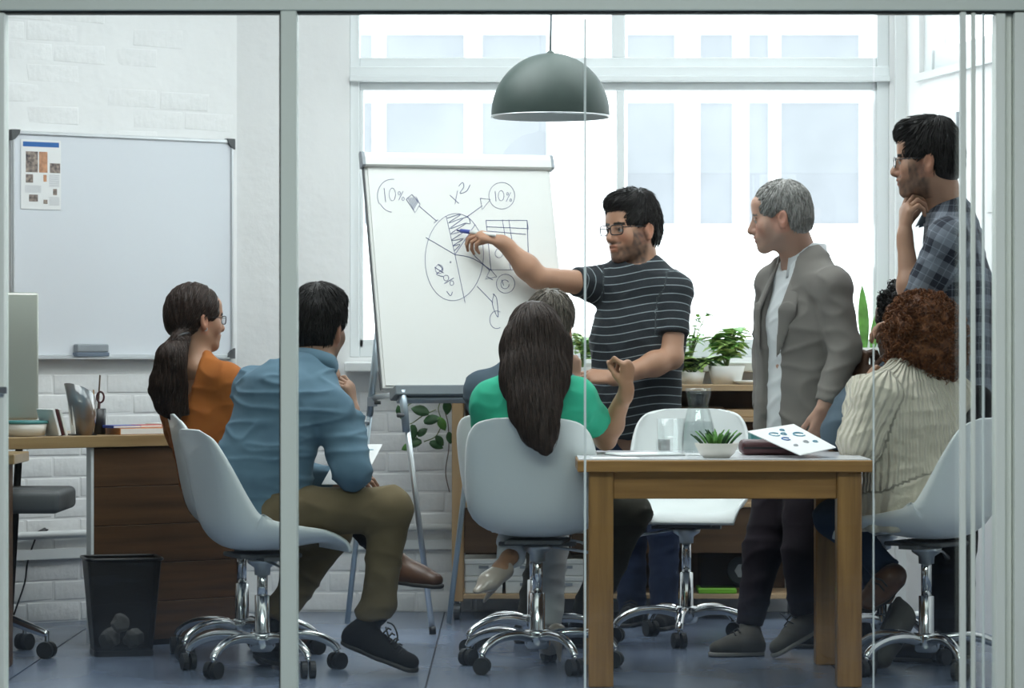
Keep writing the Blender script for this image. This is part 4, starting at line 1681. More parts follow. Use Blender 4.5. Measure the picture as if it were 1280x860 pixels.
def soft_obj(S, name, material, parent, h=.008, folds=(0, 0), seed=0, sm=2, cl=False, colf=None, strand=None, lk=None):
    V_, Fq = S.mesh(h)
    if sm: V_ = relax(V_, Fq, sm)
    pts = V_.copy()
    if folds[0] > 0:
        an_ = folds[2] if len(folds) > 2 else (1, 1, 1.6)
        w1 = wob(V_ * np.array([1, 1, .9]), folds[1] * .55, seed)
        w2 = wob(V_ * np.asarray(an_), folds[1] * .9, seed + 2)
        rg = (1 - np.minimum(np.abs(w2) * 1.5, 1)) ** 2
        V_ = V_ + vnormals(V_, Fq) * (folds[0] * (w1 * .8 + rg * 1.5 - .4))[:, None]
    if strand is not None:
        V_ = V_ + vnormals(V_, Fq) * strand(V_)[:, None]
    uvw = None
    if cl:
        ix = S.near(pts)
        uvw = np.zeros((len(V_), 3))
        for i in np.unique(ix):
            m = ix == i
            p = S.pr[i]
            a, d, L = p['ax']
            w = pts[m] - a
            t = w @ d
            if p['uv'] is not None:
                U, Vv = p['uv'](pts[m])
            else:
                r = w - np.outer(t, d)
                e1 = unit(np.cross(d, [0.3, 1, .2]))
                e2 = np.cross(d, e1)
                U, Vv = t, np.arctan2(r @ e2, r @ e1) * .05
            uvw[m, 0] = U
            uvw[m, 1] = Vv
            uvw[m, 2] = p['tag']
    if lk is not None:
        V0, F0 = V_, Fq
        for kw in (lk if isinstance(lk, (list, tuple)) else [lk]):
            A, B = locks(V0, F0, **kw)
            Fq = np.concatenate([Fq, B + len(V_)])
            V_ = np.concatenate([V_, A])
        pts = V_
    cols = colf(pts) if colf else None
    o_ = V(*parent.matrix_world.translation) if parent is not None else V(0, 0, 0)
    if parent is not None: o_ = V(*parent.location)
    me = np_mesh(name, V_, Fq, cols, uvw, o_)
    return link_mesh(name, me, material, parent)


# ---- materials for people
def skin_mat():
    m = bpy.data.materials.new('skin')
    m.use_nodes = True
    nt = m.node_tree
    b = nt.nodes['Principled BSDF']
    at = nt.nodes.new('ShaderNodeAttribute')
    at.attribute_name = 'col'
    nt.links.new(at.outputs['Color'], b.inputs['Base Color'])
    b.inputs['Roughness'].default_value = .5
    b.inputs['Specular IOR Level'].default_value = .4
    b.inputs['Subsurface Weight'].default_value = .06
    b.inputs['Subsurface Radius'].default_value = (.02, .008, .004)
    return m


SKIN = skin_mat()


def hair_mat(name, c1, c2, axis_scale=(160, 160, 14), rough=.42):
    return mat(name, c1, rough, vscale=axis_scale, color2=c2, detail=3, bump=.35, bscale=170, spec=.22)


hair_mat('hair_black', (.018, .015, .014), (.008, .007, .007))
hair_mat('hair_dark_brown', (.045, .025, .018), (.016, .010, .008))
hair_mat('hair_grey', (.42, .41, .39), (.16, .155, .15))
hair_mat('hair_grey_brown', (.20, .17, .14), (.06, .05, .04))
hair_mat('hair_auburn', (.22, .08, .026), (.055, .02, .010), (60, 60, 60), .5)
hair_mat('hair_brunette', (.055, .035, .028), (.022, .015, .013))


def cloth_mat(name, c1, c2=None, rough=.85, bump=.12, bs=320, sheen=.03, vs=(9, 9, 9)):
    return mat(name, c1, rough, vscale=vs, color2=c2 or tuple(x * .82 for x in c1), bump=bump, bscale=bs, sheen=sheen, spec=.25)


cloth_mat('denim_shirt', (.12, .205, .27), (.09, .16, .22))
cloth_mat('khaki', (.17, .13, .072), (.13, .098, .054))
cloth_mat('orange_knit', (.36, .115, .022), (.29, .085, .016))
cloth_mat('green_top', (.045, .48, .30), (.035, .40, .245))
cloth_mat('white_trouser', (.62, .65, .66), (.55, .58, .60))
cloth_mat('olive_dark', (.045, .042, .032), (.03, .028, .022))
cloth_mat('slate_shirt', (.085, .12, .155), (.065, .095, .125))
cloth_mat('jeans', (.022, .035, .075), (.014, .022, .05))
cloth_mat('jeans_mid', (.04, .07, .12), (.028, .05, .09))
cloth_mat('suit_grey', (.20, .186, .17), (.175, .163, .15), bump=.05, bs=500)
cloth_mat('suit_dark', (.10, .095, .09), (.09, .085, .08))
cloth_mat('white_shirt', (.72, .74, .76), (.66, .68, .70))
cloth_mat('burgundy_trouser', (.016, .009, .016), (.012, .008, .013))
cloth_mat('black_trouser', (.010, .010, .012))
cloth_mat('sneaker_grey', (.11, .105, .092), (.085, .08, .07))
cloth_mat('black_canvas', (.010, .010, .011))
mat('leather_brown', (.10, .045, .024), .4, var=.25, vscale=(20, 20, 20))
mat('nude_shoe', (.42, .36, .30), .28, coat=.4)
mat('sole_dark', (.03, .028, .026), .6)
mat('sole_pale', (.24, .23, .21), .6)
mat('glasses_black', (.010, .010, .013), .3)
mat('lace', (.03, .03, .03), .7)
glass_mat('lens', (.96, .97, .97))


def striped_mat():
    m = mat('striped_tee', (.018, .023, .03), .85, bump=.1, bscale=320, sheen=.03)
    nt = m.node_tree
    b = nt.nodes['Principled BSDF']
    at = nt.nodes.new('ShaderNodeAttribute'); at.attribute_name = 'cl'
    sx = nt.nodes.new('ShaderNodeSeparateXYZ'); nt.links.new(at.outputs['Vector'], sx.inputs[0])
    md = nt.nodes.new('ShaderNodeMath'); md.operation = 'PINGPONG'; md.inputs[1].default_value = .0165
    nt.links.new(sx.outputs[0], md.inputs[0])
    lt = nt.nodes.new('ShaderNodeMath'); lt.operation = 'LESS_THAN'; lt.inputs[1].default_value = .0016
    nt.links.new(md.outputs[0], lt.inputs[0])
    mx = nt.nodes.new('ShaderNodeMix'); mx.data_type = 'RGBA'
    mx.inputs[6].default_value = (.010, .014, .019, 1)
    mx.inputs[7].default_value = (.25, .29, .31, 1)
    nt.links.new(lt.outputs[0], mx.inputs[0])
    nt.links.new(mx.outputs[2], b.inputs['Base Color'])


striped_mat()


def plaid_mat():
    m = mat('plaid_shirt', (.05, .06, .085), .85, bump=.1, bscale=320, sheen=.03)
    nt = m.node_tree
    b = nt.nodes['Principled BSDF']
    at = nt.nodes.new('ShaderNodeAttribute'); at.attribute_name = 'cl'
    sx = nt.nodes.new('ShaderNodeSeparateXYZ'); nt.links.new(at.outputs['Vector'], sx.inputs[0])

    def band(out, per, w):
        md = nt.nodes.new('ShaderNodeMath'); md.operation = 'PINGPONG'; md.inputs[1].default_value = per
        nt.links.new(out, md.inputs[0])
        lt = nt.nodes.new('ShaderNodeMath'); lt.operation = 'LESS_THAN'; lt.inputs[1].default_value = w
        nt.links.new(md.outputs[0], lt.inputs[0])
        return lt.outputs[0]

    def add(a, c, wa, wc):
        m1 = nt.nodes.new('ShaderNodeMath'); m1.operation = 'MULTIPLY'; m1.inputs[1].default_value = wa
        nt.links.new(a, m1.inputs[0])
        m2_ = nt.nodes.new('ShaderNodeMath'); m2_.operation = 'MULTIPLY_ADD'; m2_.inputs[1].default_value = wc
        nt.links.new(c, m2_.inputs[0]); nt.links.new(m1.outputs[0], m2_.inputs[2])
        return m2_.outputs[0]
    v1 = add(band(sx.outputs[0], .048, .024), band(sx.outputs[1], .042, .021), .38, .38)
    v2 = add(band(sx.outputs[0], .0240, .0016), band(sx.outputs[1], .0210, .0016), .30, .30)
    ad = nt.nodes.new('ShaderNodeMath'); ad.operation = 'ADD'
    nt.links.new(v1, ad.inputs[0]); nt.links.new(v2, ad.inputs[1])
    rp = nt.nodes.new('ShaderNodeValToRGB')
    rp.color_ramp.elements[0].color = (.012, .016, .030, 1)
    rp.color_ramp.elements[1].color = (.24, .27, .32, 1)
    nt.links.new(ad.outputs[0], rp.inputs[0])
    nt.links.new(rp.outputs[0], b.inputs['Base Color'])


plaid_mat()


def knit_mat():
    m = mat('cream_knit', (.60, .555, .45), .9, sheen=.2)
    nt = m.node_tree
    b = nt.nodes['Principled BSDF']
    at = nt.nodes.new('ShaderNodeAttribute'); at.attribute_name = 'cl'
    mp = nt.nodes.new('ShaderNodeMapping'); mp.inputs['Scale'].default_value = (9, 30, 1)
    nt.links.new(at.outputs['Vector'], mp.inputs['Vector'])
    wv = nt.nodes.new('ShaderNodeTexWave'); wv.bands_direction = 'Y'; wv.inputs['Scale'].default_value = .6; wv.inputs['Distortion'].default_value = 1.5
    wv.inputs['Detail Scale'].default_value = 2.0
    nt.links.new(mp.outputs[0], wv.inputs['Vector'])
    nz = nt.nodes.new('ShaderNodeTexNoise'); nz.inputs['Scale'].default_value = 130
    tc = nt.nodes.new('ShaderNodeTexCoord'); nt.links.new(tc.outputs['Object'], nz.inputs['Vector'])
    ma = nt.nodes.new('ShaderNodeMath'); ma.operation = 'MULTIPLY_ADD'; ma.inputs[1].default_value = .25
    nt.links.new(nz.outputs[0], ma.inputs[0]); nt.links.new(wv.outputs['Fac'], ma.inputs[2])
    bp = nt.nodes.new('ShaderNodeBump'); bp.inputs['Strength'].default_value = .8; bp.inputs['Distance'].default_value = .012
    nt.links.new(ma.outputs[0], bp.inputs['Height'])
    nt.links.new(bp.outputs[0], b.inputs['Normal'])


knit_mat()


# ---- anatomy
class Frame:
    def __init__(s, c, fwd, up=(0, 0, 1), sc=1.0):
        s.c = np.asarray(c, float)
        s.f = unit(fwd)
        u = np.asarray(up, float)
        s.u = unit(u - s.f * np.dot(u, s.f))
        s.r = np.cross(s.f, s.u)
        s.sc = sc

    def __call__(s, x, y, z):
        return s.c + (s.r * x + s.f * y + s.u * z) * s.sc

    def loc(s, P_):
        w = (P_ - s.c) / s.sc
        return np.stack([w @ s.r, w @ s.f, w @ s.u], 1)

    @property
    def ax(s):
        return (s.r, s.f, s.u)


def head_solid(S, H, neck, female=False, jaw=1.0, nose=1.0):
    q = H.sc
    e = lambda c, r, k=.02, tag=0, op='add': S.ell(H(*c), H.ax, [v * q for v in r], k * q, tag, op)
    co = lambda a, b_, ra, rb, k=.015, tag=0, op='add', flat=None: S.cone(H(*a), H(*b_), ra * q, rb * q, k * q, tag=tag, op=op, flat=flat)
    e((0, -.016, .030), (.075, .097, .088))
    e((0, .022, -.030), (.062, .066, .083), .03)
    w = .050 * jaw if not female else .045
    for sx_ in (-1, 1):
        co((sx_ * w, -.005, -.052), (sx_ * .014, .066, -.094), .021, .017, .03)
        e((sx_ * .041, .054, -.028), (.023, .024, .024), .03)
    e((0, .074, -.100), (.022, .018, .017), .025)
    co((-.033, .077, .019), (.033, .077, .019), .013, .013, .02)
    e((0, .062, .055), (.05, .03, .03), .03)
    for sx_ in (-1, 1):
        S.ell(H(sx_ * .031, .101, -.001), H.ax, [.018 * q, .016 * q, .012 * q], .014 * q, -1, 'sub')
    for sx_ in (-1, 1):
        e((sx_ * .031, .0775, -.001), (.0125, .0125, .0125), .003, 2)
        co((sx_ * .019, .0885, .005), (sx_ * .044, .083, .004), .0032, .0032, .004)
    co((0, .088, .008), (0, .090 + .019 * nose, -.030), .0075, .0115, .010)
    e((0, .091 + .017 * nose, -.036), (.0125, .012, .010), .008)
    co((0, .080, -.038), (0, .100 + .004 * nose, -.037), .012, .009, .008)
    co((0, .084, -.015), (0, .100, -.028), .012, .011, .008)
    for sx_ in (-1, 1):
        e((sx_ * .0125, .093, -.038), (.0075, .011, .008), .006)
    e((0, .080, -.064), (.03, .018, .018), .02)
    e((0, .0955, -.0600), (.021, .0085, .0060), .003, 3)
    e((0, .0930, -.0735), (.018, .0085, .0070), .003, 3)
    S.cone(H(-.022, .103, -.0668), H(.022, .103, -.0668), .0032 * q, .0032 * q, .003, op='sub')
    for sx_ in (-1, 1):
        E = Frame(H(sx_ * .079, -.014, -.012), unit(H.f * .25 + H.r * sx_ * 1.0), H.u * 1.0 - H.f * .15, q)
        S.ell(E.c, E.ax, [.019 * q, .0095 * q, .033 * q], .006 * q)
        S.ell(E(sx_ * 0, .009, .004), E.ax, [.0095 * q, .006 * q, .016 * q], .005 * q, -1, 'sub')
        S.ell(E(0, .001, -.026), E.ax, [.009 * q, .006 * q, .009 * q], .006 * q)
    nr = .052 if female else .060
    S.cone(H(0, -.028, -.05), neck, nr * q, (nr + .004) * q, .03, flat=(H.f, 1.06))


def face_cols(H, base, lip, brow, beard=None, bmix=.75, browt=.0055, stub=0.0):
    base = np.array(base); lip = np.array(lip); brow = np.array(brow)

    def f(P_):
        L = H.loc(P_)
        x, y, z = L[:, 0], L[:, 1], L[:, 2]
        c = np.tile(base, (len(P_), 1))
        c *= (1 + .05 * wob(P_, 60, 3))[:, None]
        red = np.exp(-(((np.abs(x) - .04) / .025) ** 2 + ((z + .035) / .025) ** 2)) * (y > .03)
        c *= 1 + red[:, None] * np.array([.10, -.06, -.06])
        ear = (np.abs(x) > .068) & (np.abs(z) < .06) & (y < .03)
        c[ear] *= np.array([1.08, .90, .88])
        head = (np.abs(x) < .12) & (z > -.14) & (z < .14) & (np.abs(y) < .14)
        if beard is not None:
            b_ = np.array(beard)
            lim = np.clip((-.035 - z - .10 * np.maximum(0, .055 - y) * 0) / .02, 0, 1)
            side = np.clip((.030 - y) / .02, 0, 1)
            jaw_ = np.clip((-.052 - z) / .016, 0, 1) * np.clip((y + .02) / .02, 0, 1)
            mus = np.exp(-((z + .050) / .006) ** 2) * (np.abs(x) < .034) * (y > .07)
            cheek = np.clip((np.abs(x) - .048) / .01, 0, 1) * np.clip((-.0 - z) / .02, 0, 1) * np.clip((y + .012) / .015, 0, 1) * (y < .055)
            m = np.clip(np.maximum.reduce([jaw_, mus, cheek]), 0, 1) * (z > -.128) * head
            m *= bmix * (.85 + .25 * wob(P_, 260, 2))
            m = np.clip(m, 0, 1)
            c = c * (1 - m[:, None]) + b_ * m[:, None]
        zb = .0205 - ((np.abs(x) - .030) / .03) ** 2 * .007
        m = (np.abs(z - zb) < browt) & (np.abs(x) > .010) & (np.abs(x) < .050) & (y > .05)
        c[m] = brow
        m = (np.abs(x) < .022) & (z < -.0545) & (z > -.0805) & (y > .0915)
        c[m] = lip
        for sx_ in (-1, 1):
            ex_ = np.stack([x - sx_ * .031, y - .0775, z + .001], 1)
            r = np.linalg.norm(ex_, axis=1)
            m = (r < .0133) & (y > .0805)
            c[m] = (.42, .40, .38)
            g = ex_[:, 1] / np.maximum(r, 1e-6)
            m2_ = m & (g > .86)
            c[m2_] = (.03, .018, .012)
            lid = (np.abs(z - .0075) < .0028) & (np.abs(x - sx_ * .031) < .016) & (y > .075)
            c[lid] = base * .35
        return c
    return f


def hand_solid(S, wr, d, n, s_, curls, thumb=(.5, .6, .3), q=1.0, spread=.12, ts=.6):
    """wr wrist, d towards the knuckles, n the way the palm faces, s_ the thumb side"""
    d = unit(d); n = unit(np.asarray(n) - d * np.dot(n, d)); s_ = unit(np.asarray(s_) - d * np.dot(s_, d) - n * np.dot(s_, n))
    S.cone(wr - d * .02 * q, wr + d * .02 * q, .026 * q, .027 * q, .02, flat=(n, .75))
    S.cone(wr + d * .02 * q + s_ * .004 * q, wr + d * .072 * q, .030 * q, .036 * q, .012, flat=(n, .42))
    for i, (o_, b_) in enumerate(((.029, .086), (.010, .090), (-.010, .086), (-.028, .076))):
        L = ((.043, .026, .022), (.047, .030, .023), (.043, .028, .022), (.034, .021, .019))[i]
        p = wr + d * b_ * q + s_ * o_ * q
        S.cone(wr + d * .045 * q + s_ * o_ * .75 * q, p, .0125 * q, .0105 * q, .010)
        cu = curls[i] if hasattr(curls[0], '__len__') else curls
        ang = 0
        d2_ = unit(d + s_ * spread * (1.5 - i) * .5)
        for j in range(3):
            ang += cu[j]
            v = d2_ * math.cos(ang) + n * math.sin(ang)
            p2 = p + v * L[j] * q
            S.cone(p, p2, (.0092, .0083, .0076)[j] * q, (.0083, .0076, .0062)[j] * q, .003)
            p = p2
    a0, a1, a2 = thumb
    p = wr + d * .022 * q + s_ * .024 * q
    v = unit(d * .75 + s_ * ts + n * a0)
    for j, (L, ra, rb) in enumerate(((.044, .0145, .0115), (.032, .0108, .0095), (.026, .0096, .0072))):
        if j == 1: v = unit(v + d * a1 * .6 + n * a1 * .4 - s_ * a1 * .4)
        if j == 2: v = unit(v + d * a2 * .5 + n * a2 * .5 - s_ * a2 * .5)
        p2 = p + v * L * q
        S.cone(p, p2, ra * q, rb * q, .010 if j == 0 else .004)
        p = p2


class Person:
    """body: one mesh; clothing, hair, glasses and shoes: its children"""
    def __init__(s, label, base, skin, lip=None, brow=(.02, .015, .012)):
        s.base = np.asarray(base, float)
        s.base = V(s.base[0], s.base[1], 0)
        s.label = label
        s.skin = np.array(skin)
        s.lip = np.array(lip) if lip is not None else s.skin * np.array([.80, .62, .60])
        s.brow = brow
        s.pieces = []
        s.o = bpy.data.objects.new('person', bpy.data.meshes.new('person'))
        COL.objects.link(s.o)
        s.o.location = tuple(s.base)
        tag(s.o, label, 'person', 'people at the meeting')

    def add_skin(s, S, h, colf=None, sm=1):
        V_, Fq = S.mesh(h)
        if sm: V_ = relax(V_, Fq, sm)
        c = colf(V_) if colf else np.tile(s.skin, (len(V_), 1)) * (1 + .05 * wob(V_, 50, 4))[:, None]
        s.pieces.append((V_, Fq, c))

    def finish(s):
        off = 0
        Vs, Fs, Cs = [], [], []
        for V_, Fq, c in s.pieces:
            Vs.append(V_); Fs.append(Fq + off); Cs.append(c)
            off += len(V_)
        me = np_mesh('person', np.concatenate(Vs), np.concatenate(Fs), np.concatenate(Cs), None, s.base)
        me.materials.append(SKIN)
        old = s.o.data
        s.o.data = me
        bpy.data.meshes.remove(old)

    def part(s, S, name, mt, **kw):
        return soft_obj(S, name, M[mt], s.o, **kw)

    def head(s, c, fwd, neck, up=(0, 0, 1), sc=1.0, female=False, h=.0033, **kw):
        s.H = Frame(c, fwd, up, sc)
        s.neck = np.asarray(neck, float)
        S = Soft()
        head_solid(S, s.H, s.neck, female, kw.pop('jaw', 1.0), kw.pop('nose', 1.0))
        S.ell(s.neck - V(0, 0, .02), s.H.ax, [.09, .07, .05], .04)
        s.add_skin(S, h, face_cols(s.H, s.skin, s.lip, s.brow, **kw))
        return s.H

    def arm(s, sh, el, wr, q=1.0, hand=None, h=.0042, upper=True):
        S = Soft()
        if upper:
            S.cone(sh, el, .048 * q, .038 * q, .02)
        else:
            S.cone(el + (sh - el) * .3, el, .039 * q, .038 * q, .02)
        mid = el + (wr - el) * .3
        S.cone(el, mid, .039 * q, .041 * q, .02)
        S.cone(mid, wr, .041 * q, .026 * q, .03)
        if hand: hand_solid(S, wr, **hand)
        s.add_skin(S, h)

    def core(s, pel, chest, neck, sL, sR, legs, r=(.10, .11), fl=None, h=.014):
        """torso and legs under the clothes"""
        S = Soft()
        S.cone(pel, chest, r[0], r[1], .05)
        S.cone(chest, neck, r[1] * .8, .05, .05)
        S.cone(sL, sR, .045, .045, .04)
        for (hip, kn, an) in legs:
            S.cone(hip, kn, .062, .045, .04)
            S.cone(kn, an, .045, .032, .04)
        s.add_skin(S, h)


def shoe(person, heel, toe, upn, mt='sneaker_grey', sole='sole_dark', ankle=None, w=.042, h=.085, high=0.0, name='shoe', sole_t=.016, h_=.0055, laces=True):
    """a shoe from the heel to the toe; upn is up from the sole"""
    heel, toe = np.asarray(heel, float), np.asarray(toe, float)
    d = unit(toe - heel)
    u = unit(np.asarray(upn) - d * np.dot(upn, d))
    L = np.linalg.norm(toe - heel)
    side = np.cross(d, u)
    S = Soft()
    base = heel + u * .03
    S.cone(base + d * .035, base + d * L * .45, .036, .040, .02, flat=(side, .95))
    S.cone(base + d * L * .45 + u * .004, base + d * (L - .045) - u * .002, .040, .036, .03, flat=(u, .78))
    S.cone(base + d * .04 + u * .01, (base + d * .045 + u * (h - .04 + high)) if ankle is None else ankle, .036, .038 if high or ankle is not None else .034, .03)
    S.cone(base + d * .06 + u * .03, base + d * L * .6 + u * .008, .034, .03, .03)
    S.half(heel + u * .008, -u)
    o = person.part(S, name, mt, h=h_, sm=1)
    s2 = Soft()
    s2.cone(heel + d * .038 + u * .006, heel + d * L * .5 + u * .006, .040, .043, .01)
    s2.cone(heel + d * L * .5 + u * .006, heel + d * (L - .045) + u * .006, .043, .041, .02)
    s2.half(heel + u * sole_t, u)
    s2.half(heel, -u)
    so = person.part(s2, 'sole', sole, h=h_, sm=0)
    so.parent = o
    so.location = (0, 0, 0)
    if laces:
        m = MB()
        for i in range(4):
            b_ = heel + d * L * (.46 + .075 * i) + u * (.098 - .0115 * i)
            m.tube([b_ - side * .026 - u * .012 - person.base, b_ - person.base, b_ + side * .026 - u * .012 + d * .008 - person.base], .0028, 5)
        m.build('laces', M['lace'], o, True)
    return o, d, u, side, L


def glasses(person, H, mt='glasses_black', w=.027, hgt=.019, rt=.0022, y=.099, z=-.002, square=True):
    m = MB()
    org = person.base
    lens = MB()
    for sx_ in (-1, 1):
        pts = []
        for a in np.linspace(0, 2 * math.pi, 25)[:-1]:
            ca, sa = math.cos(a), math.sin(a)
            if square:
                ca = math.copysign(abs(ca) ** .55, ca); sa = math.copysign(abs(sa) ** .55, sa)
            pts.append(H(sx_ * .0335 + ca * w, y - abs(sx_ * .0335 + ca * w) ** 2 * 3.2, z + sa * hgt) - org)
        m.tube(pts, rt, 6, True)
        lens.bm.faces.new([lens.bm.verts.new(tuple(p)) for p in pts])
        m.tube([H(sx_ * (.0335 + w - .001), y - .012, z + .008) - org, H(sx_ * .073, .062, z + .008) - org, H(sx_ * .079, .0, z + .006) - org, H(sx_ * .078, -.022, z - .008) - org], rt * .9, 6)
    m.tube([H(-.008, y, z + .006) - org, H(0, y + .002, z + .009) - org, H(.008, y, z + .006) - org], rt, 6)
    g = m.build('glasses', M[mt], person.o, True)
    lens.build('lens', M['lens'], g)
    return g


def hair_short(person, H, mt, vol=.014, top=.0, quiff=0.0, low=-.075, tex=.004, freq=170, side_thin=.004, back=.0, hairline=.062, name='hair', seed=1, nlock=1500, lockL=.034, lift=.22):
    q = H.sc
    S = Soft()
    S.ell(H(0, -.018, .036 + top * .4), H.ax, [(.077 + side_thin + vol * .35) * q, (.099 + vol * .6 + back) * q, (.086 + vol + top * .6) * q], .02)
    S.ell(H(0, -.045 - back * .5, -.018), H.ax, [(.071 + side_thin) * q, (.072 + vol * .3 + back) * q, .072 * q], .03)
    if quiff:
        S.ell(H(0, .055, .095 + quiff * .3), H.ax, [.055 * q, .045 * q, (.028 + quiff) * q], .03)
        S.ell(H(0, -.01, .11 + quiff * .2), H.ax, [.062 * q, .075 * q, (.02 + quiff) * q], .03)
    # cut the face, around the ears and the nape
    S.ell(H(0, .125, -.022), H.ax, [.088 * q, .075 * q, .098 * q], .010, -1, 'sub')
    S.ell(H(0, .100, hairline - .085), H.ax, [.064 * q, .072 * q, .075 * q], .010, -1, 'sub')
    for sx_ in (-1, 1):
        S.ell(H(sx_ * .082, -.004, -.030), H.ax, [.032 * q, .034 * q, .046 * q], .008, -1, 'sub')
        S.ell(H(sx_ * .080, .055, -.040), H.ax, [.040 * q, .050 * q, .055 * q], .008, -1, 'sub')
    S.half(H(0, 0, low), -H.u + H.f * .35)
    crown = H(0, -.05, .14)

    def flow(P_):
        w = P_ - crown
        w = w / (np.linalg.norm(w, axis=1)[:, None] + 1e-9) - H.u * .35
        fr = np.clip(H.loc(P_)[:, 1] / .05, 0, 1)[:, None]
        return w + fr * (H.f * .5 + H.r * .5)
    return person.part(S, name, mt, h=.0038, sm=1, strand=lambda P_: tex * .5 * wob(P_, freq * .6, seed),
                       lk=dict(n=nlock, L=lockL, r=.0030, flow=flow, lift=lift, drop=lift * .8, keep=lambda P_: H.loc(P_)[:, 2] > low + .012, jit=.28))


def torso_uv(z0, c, r, f):
    def uv(P_):
        w = P_ - c
        return P_[:, 2] - z0 + .015 * np.sin((w @ r) * 14), np.arctan2(w @ r, -(w @ f)) * .14
    return uv
# ------------------------------------------------------------------ the people
def torso(S, pel, chest, neck, sL, sR, fwd, rw, rc, q=.68, sh=.062, hem=True, mid=None, rm=None, k=.05, trap=.05, z0=0.0, neckup=.0):
    fwd = unit(V(fwd[0], fwd[1], 0))
    r = np.cross(fwd, V(0, 0, 1))
    uv = torso_uv(z0, chest, r, fwd)
    kw = dict(flat=(fwd, q), uv=uv)
    if mid is None:
        S.cone(pel, chest, rw, rc, k, cap0=hem, **kw)
    else:
        S.cone(pel, mid, rw, rm, k, cap0=hem, **kw)
        S.cone(mid, chest, rm, rc, k, **kw)
    S.cone(chest, (sL + sR) / 2 * .6 + neck * .4, rc, rc * .72, k, **kw)
    S.cone(sL, sR, sh, sh, k, uv=uv)
    nb = neck + V(0, 0, neckup)
    for s_ in (sL, sR):
        S.cone(nb, s_, trap, sh * .92, k, uv=uv)


def sleeve(S, sh, el, wr, r0, r1, r2, upto=1.0, k=.03, t0=10.0):
    """upto < 1: ends on the upper arm; 1..2: ends on the forearm"""
    L = np.linalg.norm(el - sh)
    if upto <= 1:
        e = sh + (el - sh) * upto
        S.cone(sh, e, r0, r1, k, cap1=True, tag=1)
    else:
        S.cone(sh, el, r0, r1, k, tag=1)
        e = el + (wr - el) * (upto - 1)
        S.cone(el, e, r1, r2, k, cap1=True, tag=1)


def leg(S, hip, kn, an, r0=.088, r1=.066, r2=.05, k=.05):
    S.cone(hip, kn, r0, r1, k)
    S.cone(kn, an, r1, r2, .03, cap1=True)


def collar(person, neck, fwd, mt, r=.066, h=.04, tilt=.35, gap=.7, name='collar'):
    """folded shirt collar around the neck, open in front"""
    fwd = unit(fwd)
    rt = unit(np.cross(fwd, V(0, 0, 1)))
    up = unit(np.cross(rt, fwd))
    org = person.base
    bm = bmesh.new()
    rows_ = []
    for i in range(25):
        a = gap / 2 + (2 * math.pi - gap) * i / 24
        dv = fwd * math.cos(a) + rt * math.sin(a)
        front = max(0, math.cos(a))
        c_ = neck - org - up * .035 * front * 1.2
        rows_.append([bm.verts.new(tuple(c_ + dv * r * .93 + up * h * .1)), bm.verts.new(tuple(c_ + dv * r * .95 + up * h)), bm.verts.new(tuple(c_ + dv * (r + .010) + up * h * .95)), bm.verts.new(tuple(c_ + dv * (r + .020 + .01 * front) - up * (.008 + .022 * front)))])
    for A, B in zip(rows_[:-1], rows_[1:]):
        for j in range(3):
            bm.faces.new([A[j], B[j], B[j + 1], A[j + 1]])
    bmesh.ops.recalc_face_normals(bm, faces=bm.faces[:])
    bmesh.ops.solidify(bm, geom=bm.faces[:], thickness=.003)
    me = bpy.data.meshes.new(name); bm.to_mesh(me); bm.free()
    me.polygons.foreach_set('use_smooth', [True] * len(me.polygons))
    return link_mesh(name, me, M[mt], person.o)


# ---------- presenter in the striped tee
p = Person('bearded man with glasses and striped dark tee writing on the flip chart', P(815, 780, 12.66), (.40, .22, .14))
f_b = V(-.2, -.98, 0)
pel, chest, neck = P(795, 548, 12.66), P(797, 425, 12.65), P(801, 338, 12.68)
sR, sL = P(748, 356, 12.66), P(842, 364, 12.60)
elR, wrR = P(672, 347, 12.47), P(628, 303, 12.44)
elL, wrL = P(840, 447, 12.52), P(768, 473, 12.40)
H = p.head(P(789, 286, 12.66), V(-.76, -.65, -.06), neck, V(-.06, 0, 1), 1.09, h=.0027, beard=(.035, .025, .022), bmix=.78)
hair_short(p, H, 'hair_black', vol=.015, top=.010, quiff=.006, low=-.06, tex=.004, side_thin=.005)
glasses(p, H, y=.108, hgt=.018, w=.027, rt=.0025)
p.arm(sR, elR, wrR, 1.08, dict(d=V(-.93, -.02, .30), n=V(.15, .35, -.92), s_=V(-.2, .9, .4), curls=((.5, .7, .4), (.7, .8, .5), (.9, .9, .5), (1.0, .9, .5)), thumb=(.7, .5, .2), q=1.0))
p.arm(sL, elL, wrL, 1.12, dict(d=V(-.95, -.1, .10), n=V(.1, .5, -.6), s_=V(0, .3, 1), curls=(.5, .6, .4), thumb=(.4, .4, .3)))
hips = (P(776, 560, 12.70), P(820, 560, 12.64))
kn = (P(789, 670, 12.72), P(830, 668, 12.60))
an = (P(790, 768, 12.76), P(830, 765, 12.60))
p.core(pel, chest, neck, sL, sR, list(zip(hips, kn, an)))
S = Soft()
torso(S, pel, chest, neck, sL, sR, f_b, .175, .178, .70, .064, trap=.045, z0=chest[2])
sleeve(S, sR, elR, wrR, .066, .058, .05, .38)
sleeve(S, sL, elL, wrL, .068, .064, .05, .66)
S.ell(neck + V(-.01, -.035, .045), (V(1, 0, 0), V(0, 1, 0), V(0, 0, 1)), [.066, .07, .075], .012, -1, 'sub')
p.part(S, 'striped_tee', 'striped_tee', h=.0075, folds=(.003, 34), cl=True)
S = Soft()
for a, b_, c_ in zip(hips, kn, an):
    leg(S, a, b_, c_, .086, .060, .056, .02)
S.cone(hips[0], hips[1], .10, .10, .05)
p.part(S, 'jeans', 'jeans', h=.010, folds=(.004, 30), seed=2)
